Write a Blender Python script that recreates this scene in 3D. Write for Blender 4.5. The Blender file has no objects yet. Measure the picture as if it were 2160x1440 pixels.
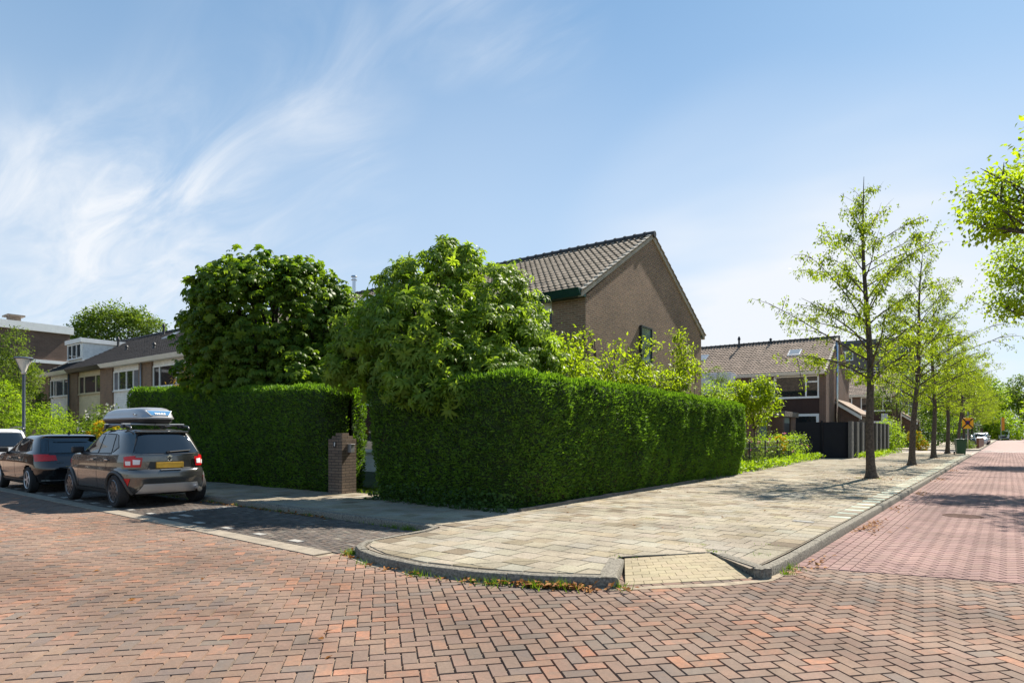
import bpy, math, random
import numpy as np
from mathutils import Vector, Matrix, noise
R = math.radians
S = bpy.context.scene
COL = S.collection
# ------------------------------------------------------------------ camera
F_PX, CX, HY, CAM_H = 1315.0, 1080.0, 915.0, 1.45        # measured from the photograph (2160 px wide)
YAW = math.atan(1045 / 1315)
cam = bpy.data.cameras.new('camera')
cam.sensor_width = 36; cam.lens = F_PX / 2160 * 36
cam.shift_y = (HY - 720) / 2160
cam.clip_start = 0.05; cam.clip_end = 3000
cam_o = bpy.data.objects.new('camera', cam); COL.objects.link(cam_o)
cam_o.location = (0, 0, CAM_H); cam_o.rotation_euler = (R(90), 0, YAW)
S.camera = cam_o
# ------------------------------------------------------------------ sky and sun
SUN_EL, SUN_AZ = 46.0, 3.2          # azimuth clockwise from +Y
EXPOSURE = 1.15
SUN_STR, SKY_STR = 4.7, 0.061
S.view_settings.view_transform = 'Standard'; S.view_settings.look = 'None'
S.view_settings.gamma = 1; S.view_settings.exposure = EXPOSURE
S.view_settings.use_curve_mapping = False
sd = Vector((math.sin(R(SUN_AZ)) * math.cos(R(SUN_EL)), math.cos(R(SUN_AZ)) * math.cos(R(SUN_EL)), math.sin(R(SUN_EL))))
sun = bpy.data.lights.new('sun', 'SUN'); sun.energy = SUN_STR; sun.angle = R(0.53); sun.color = (1.0, 0.93, 0.82)
sun_o = bpy.data.objects.new('sun', sun); COL.objects.link(sun_o)
sun_o.rotation_euler = (-sd).to_track_quat('-Z', 'Y').to_euler(); sun_o.location = sd * 60
W = bpy.data.worlds.new('World'); S.world = W; W.use_nodes = True
def sky():
    nt = W.node_tree; N = nt.nodes; L = nt.links; N.clear()
    out = N.new('ShaderNodeOutputWorld'); bg = N.new('ShaderNodeBackground'); bg.inputs[1].default_value = SKY_STR
    L.new(bg.outputs[0], out.inputs[0])
    st = N.new('ShaderNodeTexSky'); st.sky_type = 'NISHITA'; st.sun_disc = False
    st.sun_elevation = R(SUN_EL); st.sun_rotation = R(SUN_AZ)
    st.air_density = 1.0; st.dust_density = .35; st.ozone_density = 1.6; st.altitude = 0
    tc = N.new('ShaderNodeTexCoord')
    def math_(op, a, b=None):
        n = N.new('ShaderNodeMath'); n.operation = op
        for i, v in enumerate((a, b)):
            if v is None: continue
            if isinstance(v, (int, float)): n.inputs[i].default_value = v
            else: L.new(v, n.inputs[i])
        return n.outputs[0]
    sep = N.new('ShaderNodeSeparateXYZ'); L.new(tc.outputs['Generated'], sep.inputs[0])
    zz = math_('MAXIMUM', math_('ADD', sep.outputs[2], 0.12), 0.05)
    cmb = N.new('ShaderNodeCombineXYZ')
    L.new(math_('DIVIDE', sep.outputs[0], zz), cmb.inputs[0]); L.new(math_('DIVIDE', sep.outputs[1], zz), cmb.inputs[1])
    def noi(rot, sc, det, rough, dist, a, b):
        mp = N.new('ShaderNodeMapping'); mp.inputs['Rotation'].default_value = (0, 0, R(rot)); mp.inputs['Scale'].default_value = sc; mp.inputs['Location'].default_value = (7.3, 2.2, 0)
        L.new(cmb.outputs[0], mp.inputs[0])
        no = N.new('ShaderNodeTexNoise'); no.inputs['Scale'].default_value = 1; no.inputs['Detail'].default_value = det
        no.inputs['Roughness'].default_value = rough; no.inputs['Distortion'].default_value = dist
        L.new(mp.outputs[0], no.inputs['Vector'])
        mr = N.new('ShaderNodeMapRange'); mr.interpolation_type = 'SMOOTHSTEP'
        mr.inputs['From Min'].default_value = a; mr.inputs['From Max'].default_value = b
        L.new(no.outputs[0], mr.inputs['Value']); return mr.outputs[0]
    wisp = noi(-24, (1.3, 4.4, 1), 11, .60, .9, .28, .86)
    soft = noi(20, (.55, .8, 1), 4, .5, .3, .25, .75)
    def blob(px, py, rad_in, rad_out, amt):
        a = (px - CX) / F_PX; c, s = math.cos(YAW), math.sin(YAW)
        d = Vector((c * a - s, s * a + c, (HY - py) / F_PX)).normalized()
        vm = N.new('ShaderNodeVectorMath'); vm.operation = 'DOT_PRODUCT'; vm.inputs[1].default_value = d
        nm = N.new('ShaderNodeVectorMath'); nm.operation = 'NORMALIZE'; L.new(tc.outputs['Generated'], nm.inputs[0]); L.new(nm.outputs[0], vm.inputs[0])
        mr = N.new('ShaderNodeMapRange'); mr.interpolation_type = 'SMOOTHSTEP'
        mr.inputs['From Min'].default_value = math.cos(R(rad_out)); mr.inputs['From Max'].default_value = math.cos(R(rad_in))
        mr.inputs['To Max'].default_value = amt
        L.new(vm.outputs['Value'], mr.inputs['Value']); return mr.outputs[0]
    def add(*a):
        r = a[0]
        for x in a[1:]: r = math_('ADD', r, x)
        return r
    streak = add(blob(90, 550, 0, 14, .66), blob(330, 460, 0, 11, .42), blob(400, 290, 0, 8, .22), blob(700, 165, 0, 8, .34), blob(1120, 20, 0, 7, .6), blob(940, 60, 0, 5, .45), blob(560, 60, 0, 10, .15), blob(600, 430, 0, 12, .25))
    glow = add(blob(1620, 680, 0, 21, .95), blob(1430, 640, 0, 8, .3), blob(1950, 560, 0, 17, .5), blob(100, 620, 0, 14, .22), blob(1000, 560, 0, 22, .12))
    fac = add(math_('MULTIPLY', streak, wisp), math_('MULTIPLY', glow, math_('ADD', math_('MULTIPLY', soft, .75), .25)))
    # a thin even veil that thickens to the horizon and towards the sun
    veil = N.new('ShaderNodeMapRange'); veil.interpolation_type = 'SMOOTHSTEP'
    veil.inputs['From Min'].default_value = .55; veil.inputs['From Max'].default_value = -.05; veil.inputs['To Max'].default_value = .2
    L.new(sep.outputs[2], veil.inputs['Value'])
    fac = math_('MINIMUM', math_('MAXIMUM', math_('ADD', fac, veil.outputs[0]), 0), .97)
    tint = N.new('ShaderNodeMix'); tint.data_type = 'RGBA'; tint.blend_type = 'MULTIPLY'; tint.inputs['Factor'].default_value = 1
    L.new(st.outputs[0], tint.inputs['A']); tint.inputs['B'].default_value = SKY_TINT
    gr = N.new('ShaderNodeValToRGB'); e = gr.color_ramp.elements; e.new(.5)
    k_ = SKY_GRAD
    for q, (p_, c_) in enumerate(k_): e[q].position = p_; e[q].color = tuple(v / 10 for v in c_) + (1,)
    L.new(sep.outputs[2], gr.inputs[0])
    sc10 = N.new('ShaderNodeVectorMath'); sc10.operation = 'SCALE'; sc10.inputs['Scale'].default_value = 10; L.new(gr.outputs[0], sc10.inputs[0])
    base = N.new('ShaderNodeMix'); base.data_type = 'RGBA'; base.inputs['Factor'].default_value = .7
    L.new(tint.outputs['Result'], base.inputs['A']); L.new(sc10.outputs[0], base.inputs['B'])
    mx = N.new('ShaderNodeMix'); mx.data_type = 'RGBA'
    L.new(fac, mx.inputs['Factor']); L.new(base.outputs['Result'], mx.inputs['A']); mx.inputs['B'].default_value = CLOUD
    L.new(mx.outputs['Result'], bg.inputs[0])
SKY_TINT = (0.78, 1.06, 1.20, 1); CLOUD = (6.7, 7.0, 7.4, 1)
SKY_GRAD = [(0, (4.9, 5.8, 6.8)), (.35, (3.35, 4.65, 6.2)), (.72, (1.05, 2.45, 4.4))]
sky()
S.cycles.max_bounces = 8; S.cycles.transparent_max_bounces = 8; S.cycles.diffuse_bounces = 3
S.cycles.use_fast_gi = False

# ------------------------------------------------------------------ helpers
rng = np.random.default_rng(7); random.seed(7)
def at(px, py, d):
    """world point seen at photo pixel (px, py) at d metres of depth"""
    a = (px - CX) / F_PX * d; c, s = math.cos(YAW), math.sin(YAW)
    return Vector((c * a - s * d, s * a + c * d, CAM_H + (HY - py) / F_PX * d))
def tag(o, label=None, cat=None, group=None, kind=None):
    if label: o['label'] = label
    if cat: o['category'] = cat
    if group: o['group'] = group
    if kind: o['kind'] = kind
    return o
def empty(name, loc=(0, 0, 0), rz=0, label=None, cat=None, group=None):
    o = bpy.data.objects.new(name, None); COL.objects.link(o); o.empty_display_size = .2
    o.location = loc; o.rotation_euler = (0, 0, rz)
    return tag(o, label, cat, group)
def copy_tree(o, parent=None):
    c = o.copy(); COL.objects.link(c)
    if parent is not None: c.parent = parent
    for ch in list(o.children): copy_tree(ch, c)
    return c
def link(me, name, mats, parent=None):
    o = bpy.data.objects.new(name, me); COL.objects.link(o)
    for m in (mats if isinstance(mats, (list, tuple)) else [mats]): me.materials.append(m)
    if parent is not None: o.parent = parent
    return o
class MB:
    def __init__(s): s.v = []; s.f = []; s.m = []; s.c = []; s.M = None
    def add(s, vs, fs, mi=0, col=None):
        b = len(s.v)
        if s.M is not None: vs = [s.M @ Vector(v) for v in vs]
        s.v += [tuple(v) for v in vs]
        for f in fs: s.f.append(tuple(b + i for i in f)); s.m.append(mi); s.c.append(col)
        return s
    def box(s, x0, x1, y0, y1, z0, z1, mi=0):
        v = [(x, y, z) for z in (z0, z1) for y in (y0, y1) for x in (x0, x1)]
        return s.add(v, [(0, 2, 3, 1), (4, 5, 7, 6), (0, 1, 5, 4), (2, 6, 7, 3), (0, 4, 6, 2), (1, 3, 7, 5)], mi)
    def prism(s, poly, axis, a0, a1, mi=0):
        """extrude a 2-D outline along an axis; outline axes are the other two in order"""
        def P(p, a): return {'x': (a, p[0], p[1]), 'y': (p[0], a, p[1]), 'z': (p[0], p[1], a)}[axis]
        n = len(poly); v = [P(p, a0) for p in poly] + [P(p, a1) for p in poly]
        return s.add(v, [tuple(range(n)), tuple(range(2 * n - 1, n - 1, -1))] + [(i, i + n, (i + 1) % n + n, (i + 1) % n) for i in range(n)], mi)
    def tube(s, path, rad, n=8, mi=0, cap=True):
        path = [Vector(p) for p in path]
        if isinstance(rad, (int, float)): rad = [rad] * len(path)
        v = []; up = None
        for i, p in enumerate(path):
            d = (path[min(i + 1, len(path) - 1)] - path[max(i - 1, 0)])
            d = d.normalized() if d.length > 1e-9 else Vector((0, 0, 1))
            if up is None: up = Vector((0, 0, 1)) if abs(d.z) < .9 else Vector((1, 0, 0))
            a = d.cross(up).normalized(); b = a.cross(d); up = b
            for k in range(n):
                t = 2 * math.pi * k / n; v.append(p + (a * math.cos(t) + b * math.sin(t)) * rad[i])
        f = [(i * n + k, i * n + (k + 1) % n, (i + 1) * n + (k + 1) % n, (i + 1) * n + k) for i in range(len(path) - 1) for k in range(n)]
        if cap: f += [tuple(range(n - 1, -1, -1)), tuple((len(path) - 1) * n + k for k in range(n))]
        return s.add(v, f, mi)
    def lathe(s, prof, c=(0, 0, 0), n=20, mi=0, axis='z'):
        v = []; c = Vector(c)
        for r, h in prof:
            for k in range(n):
                t = 2 * math.pi * k / n; q = (r * math.cos(t), r * math.sin(t), h)
                if axis == 'y': q = (q[0], q[2], q[1])
                if axis == 'x': q = (q[2], q[0], q[1])
                v.append(c + Vector(q))
        m = len(prof)
        f = [(i * n + k, i * n + (k + 1) % n, (i + 1) * n + (k + 1) % n, (i + 1) * n + k) for i in range(m - 1) for k in range(n)]
        f += [tuple(range(n - 1, -1, -1)), tuple((m - 1) * n + k for k in range(n))]
        return s.add(v, f, mi)
    def grid(s, pts, mi=0):
        r, c = len(pts), len(pts[0])
        return s.add([p for row in pts for p in row], [(i * c + j, i * c + j + 1, (i + 1) * c + j + 1, (i + 1) * c + j) for i in range(r - 1) for j in range(c - 1)], mi)
    def build(s, name, mats, parent=None, smooth=False, bevel=0):
        me = bpy.data.meshes.new(name); me.from_pydata(s.v, [], s.f)
        me.polygons.foreach_set('material_index', s.m)
        if any(c is not None for c in s.c):
            at_ = me.attributes.new('tint', 'FLOAT_COLOR', 'FACE')
            at_.data.foreach_set('color', np.array([(c if c is not None else (1, 1, 1, 1)) for c in s.c], 'f').ravel())
        me.update(); boxmap(me)
        if smooth: me.polygons.foreach_set('use_smooth', [True] * len(me.polygons))
        o = link(me, name, mats, parent)
        if smooth == 'auto':
            try: me.set_sharp_from_angle(angle=R(40))
            except Exception: pass
        if bevel:
            b = o.modifiers.new('bevel', 'BEVEL'); b.width = bevel; b.segments = 2; b.limit_method = 'ANGLE'
        return o
def boxmap(me):
    """metre-scale UVs laid on each face along its main axis"""
    n = len(me.polygons)
    if not n: return
    uv = me.uv_layers.new(name='uv')
    nr = np.empty(n * 3); me.polygons.foreach_get('normal', nr); nr = np.abs(nr.reshape(-1, 3))
    lt = np.empty(n, 'i'); me.polygons.foreach_get('loop_total', lt)
    vi = np.empty(len(me.loops), 'i'); me.loops.foreach_get('vertex_index', vi)
    co = np.empty(len(me.vertices) * 3); me.vertices.foreach_get('co', co); co = co.reshape(-1, 3)
    nl = np.repeat(nr, lt, 0); p = co[vi]; out = np.empty((len(vi), 2))
    ax = np.argmax(nl, 1)
    out[:, 0] = np.where(ax == 0, p[:, 1], p[:, 0]); out[:, 1] = np.where(ax == 2, p[:, 1], p[:, 2])
    uv.data.foreach_set('uv', out.astype('f').ravel())
def np_mesh(name, Vv, Fi, mats, parent=None, tint=None, smooth=False):
    """mesh from numpy: Vv (N,3), Fi (M,k)"""
    me = bpy.data.meshes.new(name); k = Fi.shape[1]
    me.vertices.add(len(Vv)); me.vertices.foreach_set('co', np.ascontiguousarray(Vv, 'f').ravel())
    me.loops.add(Fi.size); me.loops.foreach_set('vertex_index', np.ascontiguousarray(Fi, 'i').ravel())
    me.polygons.add(len(Fi)); me.polygons.foreach_set('loop_start', np.arange(0, Fi.size, k, dtype='i'))
    if tint is not None:
        a = me.attributes.new('tint', 'FLOAT', 'FACE'); a.data.foreach_set('value', np.ascontiguousarray(tint, 'f'))
    if smooth: me.polygons.foreach_set('use_smooth', np.ones(len(Fi), bool))
    me.update(calc_edges=True); me.validate()
    return link(me, name, mats, parent)
def unit(a): return a / np.maximum(np.linalg.norm(a, axis=-1, keepdims=True), 1e-9)
LEAF = (np.array([(0, 0, 0), (.42, .5, .06), (1, 0, -.12), (.42, -.5, .06)]), np.array([(0, 1, 2, 3)]))
ARCH = (np.array([(0, .12, 0), (.3, .5, .17), (.7, .4, .14), (1, 0, -.12), (.7, -.4, .14), (.3, -.5, .17), (0, -.12, 0)]), np.array([(0, 1, 5, 6), (1, 2, 4, 5), (2, 3, 3, 4)]))
ARCH = (np.array([(0, .1, 0), (.33, .5, .16), (.68, .42, .12), (1, .03, -.14), (1, -.03, -.14), (.68, -.42, .12), (.33, -.5, .16), (0, -.1, 0)]), np.array([(0, 1, 6, 7), (1, 2, 5, 6), (2, 3, 4, 5)]))
BLADE = (np.array([(0, -.5, 0), (0, .5, 0), (1, .06, .0), (1, -.06, .0)]), np.array([(0, 1, 2, 3)]))
def leaves(name, P, D, Nn, L, Wd, mat, parent=None, tmpl=LEAF, tint=None):
    tv, tf = tmpl; n = len(P); k = len(tv)
    D = unit(D); Sd = unit(np.cross(D, Nn)); N2 = np.cross(Sd, D)
    L = np.broadcast_to(L, n)[:, None, None]; Wd = np.broadcast_to(Wd, n)[:, None, None]
    Vv = P[:, None] + D[:, None] * (tv[:, 0][None, :, None] * L) + Sd[:, None] * (tv[:, 1][None, :, None] * Wd) + N2[:, None] * (tv[:, 2][None, :, None] * L)
    Fi = (tf[None] + (np.arange(n) * k)[:, None, None]).reshape(-1, tf.shape[1])
    if tint is None: tint = rng.random(n)
    return np_mesh(name, Vv.reshape(-1, 3), Fi, mat, parent, np.repeat(tint, len(tf)))
def sphere_dirs(n):
    return unit(rng.normal(size=(n, 3)))
# ------------------------------------------------------------------ materials
def new_mat(name):
    m = bpy.data.materials.new(name); m.use_nodes = True; nt = m.node_tree
    return m, nt, nt.nodes, nt.links, nt.nodes['Principled BSDF']
def lin(r, g, b):
    f = lambda c: (c / 255 / 12.92) if c <= 10 else ((c / 255 + .055) / 1.055) ** 2.4
    return (f(r), f(g), f(b), 1)
def noise_tex(N, L, scale, detail=4, rough=.6, coord='Object'):
    tc = N.new('ShaderNodeTexCoord'); no = N.new('ShaderNodeTexNoise')
    no.inputs['Scale'].default_value = scale; no.inputs['Detail'].default_value = detail; no.inputs['Roughness'].default_value = rough
    L.new(tc.outputs[coord], no.inputs['Vector']); return no
def ramp(N, L, fac, stops):
    r = N.new('ShaderNodeValToRGB'); e = r.color_ramp.elements
    while len(e) < len(stops): e.new(.5)
    for i, (p, c) in enumerate(stops): e[i].position = p; e[i].color = c
    L.new(fac, r.inputs[0]); return r.outputs[0]
def mul(N, L, a, b, fac=1):
    m = N.new('ShaderNodeMix'); m.data_type = 'RGBA'; m.blend_type = 'MULTIPLY'; m.inputs['Factor'].default_value = fac
    L.new(a, m.inputs['A']); L.new(b, m.inputs['B']); return m.outputs['Result']
def bumpn(N, L, b, h, strength, dist=.02):
    bp = N.new('ShaderNodeBump'); bp.inputs['Strength'].default_value = strength; bp.inputs['Distance'].default_value = dist
    L.new(h, bp.inputs['Height']); L.new(bp.outputs[0], b.inputs['Normal'])
def mat(name, base, rough=.7, var=.15, scale=6, metal=0, spec=.5, bump=0, bscale=60, coat=0):
    m, nt, N, L, b = new_mat(name)
    base = tuple(base) + (() if len(base) == 4 else (1,))
    b.inputs['Roughness'].default_value = rough; b.inputs['Metallic'].default_value = metal
    b.inputs['Specular IOR Level'].default_value = spec; b.inputs['Coat Weight'].default_value = coat
    b.inputs['Coat Roughness'].default_value = .03
    no = noise_tex(N, L, scale)
    lo = tuple(c * (1 - var) for c in base[:3]) + (1,); hi = tuple(min(c * (1 + var), 1) for c in base[:3]) + (1,)
    L.new(ramp(N, L, no.outputs[0], [(.3, lo), (.7, hi)]), b.inputs['Base Color'])
    if bump: bumpn(N, L, b, noise_tex(N, L, bscale).outputs[0], bump)
    return m
def brick_mat(name, c1, c2, mortar, bw=.22, bh=.0625, mw=.011, rough=.85, stain=.25):
    m, nt, N, L, b = new_mat(name); b.inputs['Roughness'].default_value = rough; b.inputs['Specular IOR Level'].default_value = .3
    tc = N.new('ShaderNodeTexCoord'); br = N.new('ShaderNodeTexBrick'); L.new(tc.outputs['UV'], br.inputs['Vector'])
    br.inputs['Color1'].default_value = c1; br.inputs['Color2'].default_value = c2; br.inputs['Mortar'].default_value = mortar
    br.inputs['Scale'].default_value = 1; br.inputs['Brick Width'].default_value = bw; br.inputs['Row Height'].default_value = bh
    br.inputs['Mortar Size'].default_value = mw; br.inputs['Mortar Smooth'].default_value = .1; br.inputs['Bias'].default_value = 0
    big = noise_tex(N, L, .8, 5); col = mul(N, L, br.outputs[0], ramp(N, L, big.outputs[0], [(.3, (1 - stain, 1 - stain, 1 - stain, 1)), (.7, (1.12, 1.1, 1.08, 1))]))
    sm = noise_tex(N, L, 45, 3); col = mul(N, L, col, ramp(N, L, sm.outputs[0], [(.25, (.75, .75, .75, 1)), (.75, (1.2, 1.2, 1.2, 1))]))
    L.new(col, b.inputs['Base Color'])
    inv = N.new('ShaderNodeMath'); inv.operation = 'SUBTRACT'; inv.inputs[0].default_value = 1; L.new(br.outputs['Fac'], inv.inputs[1])
    bumpn(N, L, b, inv.outputs[0], .6, .012)
    return m
def board_mat(name, c, bh=.12, gap=.05, vertical=False, rough=.5):
    m, nt, N, L, b = new_mat(name); b.inputs['Roughness'].default_value = rough; b.inputs['Specular IOR Level'].default_value = .2
    tc = N.new('ShaderNodeTexCoord'); sp = N.new('ShaderNodeSeparateXYZ'); L.new(tc.outputs['UV'], sp.inputs[0])
    d = N.new('ShaderNodeMath'); d.operation = 'DIVIDE'; L.new(sp.outputs[0 if vertical else 1], d.inputs[0]); d.inputs[1].default_value = bh
    fr = N.new('ShaderNodeMath'); fr.operation = 'FRACT'; L.new(d.outputs[0], fr.inputs[0])
    hgt = ramp(N, L, fr.outputs[0], [(0, (0, 0, 0, 1)), (gap, (1, 1, 1, 1)), (1 - gap / 2, (1, 1, 1, 1)), (1, (0, 0, 0, 1))])
    no = noise_tex(N, L, 4); c = tuple(c)
    base = ramp(N, L, no.outputs[0], [(.3, tuple(x * .85 for x in c[:3]) + (1,)), (.7, tuple(min(1, x * 1.08) for x in c[:3]) + (1,))])
    L.new(mul(N, L, base, ramp(N, L, fr.outputs[0], [(0, (.45, .45, .45, 1)), (gap, (1, 1, 1, 1))])), b.inputs['Base Color'])
    bumpn(N, L, b, hgt, .5, .015); return m
def attr_mat(name, rough=.85, nscale=35, namt=.25, bump=.35, spec=.3, dirt=.2, dscale=.5, mottle=None, wear=(.6, .6)):
    """surface whose every brick or slab carries its own colour"""
    m, nt, N, L, b = new_mat(name); b.inputs['Roughness'].default_value = rough; b.inputs['Specular IOR Level'].default_value = spec
    a = N.new('ShaderNodeAttribute'); a.attribute_name = 'tint'
    no = noise_tex(N, L, nscale, 5, .7)
    col = mul(N, L, a.outputs['Color'], ramp(N, L, no.outputs[0], [(.25, (1 - namt,) * 3 + (1,)), (.75, (1 + namt,) * 3 + (1,))]))
    if mottle:
        nm = noise_tex(N, L, 11, 3, .6); mm = N.new('ShaderNodeMix'); mm.data_type = 'RGBA'; mm.inputs['B'].default_value = mottle + (1,)
        L.new(ramp(N, L, nm.outputs[0], [(.42, (0, 0, 0, 1)), (.68, (.75,) * 3 + (1,))]), mm.inputs['Factor']); L.new(col, mm.inputs['A']); col = mm.outputs['Result']
    n2 = noise_tex(N, L, dscale, 6, .6)
    col = mul(N, L, col, ramp(N, L, n2.outputs[0], [(.35, (1 - dirt,) * 3 + (1,)), (.65, (1.08,) * 3 + (1,))]))
    n3 = noise_tex(N, L, 1.7, 5, .65); col = mul(N, L, col, ramp(N, L, n3.outputs[0], [(.55, (1, 1, 1, 1)), (.72, (.74, .73, .72, 1))]))
    tc = N.new('ShaderNodeTexCoord'); mp = N.new('ShaderNodeMapping'); mp.inputs['Scale'].default_value = wear + (1,); n4 = N.new('ShaderNodeTexNoise'); n4.inputs['Scale'].default_value = 1; n4.inputs['Detail'].default_value = 3
    L.new(tc.outputs['Object'], mp.inputs[0]); L.new(mp.outputs[0], n4.inputs['Vector']); col = mul(N, L, col, ramp(N, L, n4.outputs[0], [(.38, (.84, .83, .83, 1)), (.6, (1.06, 1.06, 1.05, 1))]))
    L.new(col, b.inputs['Base Color'])
    if bump: bumpn(N, L, b, noise_tex(N, L, nscale * 4, 3).outputs[0], bump, .006)
    return m
def leaf_mat(name, dark, light, trans=.45, rough=.55, tr_col=None, spec=.14):
    m, nt, N, L, b = new_mat(name); b.inputs['Roughness'].default_value = rough; b.inputs['Specular IOR Level'].default_value = spec
    a = N.new('ShaderNodeAttribute'); a.attribute_name = 'tint'
    c = ramp(N, L, a.outputs['Fac'], [(0, tuple(dark) + (1,)), (1, tuple(light) + (1,))]); L.new(c, b.inputs['Base Color'])
    t = N.new('ShaderNodeBsdfTranslucent'); mx = N.new('ShaderNodeMixShader'); mx.inputs[0].default_value = trans
    k = tr_col or (1.55, 1.55, .45)
    L.new(mul(N, L, c, ramp(N, L, a.outputs['Fac'], [(0, k + (1,)), (1, k + (1,))])), t.inputs[0])
    o = N['Material Output'] if 'Material Output' in N else N.new('ShaderNodeOutputMaterial')
    L.new(b.outputs[0], mx.inputs[1]); L.new(t.outputs[0], mx.inputs[2]); L.new(mx.outputs[0], o.inputs[0]); return m
def glass_mat(name, c=(.02, .024, .026), rough=.03, ior=1.7):
    m = mat(name, c, rough, .1, 2, spec=.5); m.node_tree.nodes['Principled BSDF'].inputs['IOR'].default_value = ior; return m
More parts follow.
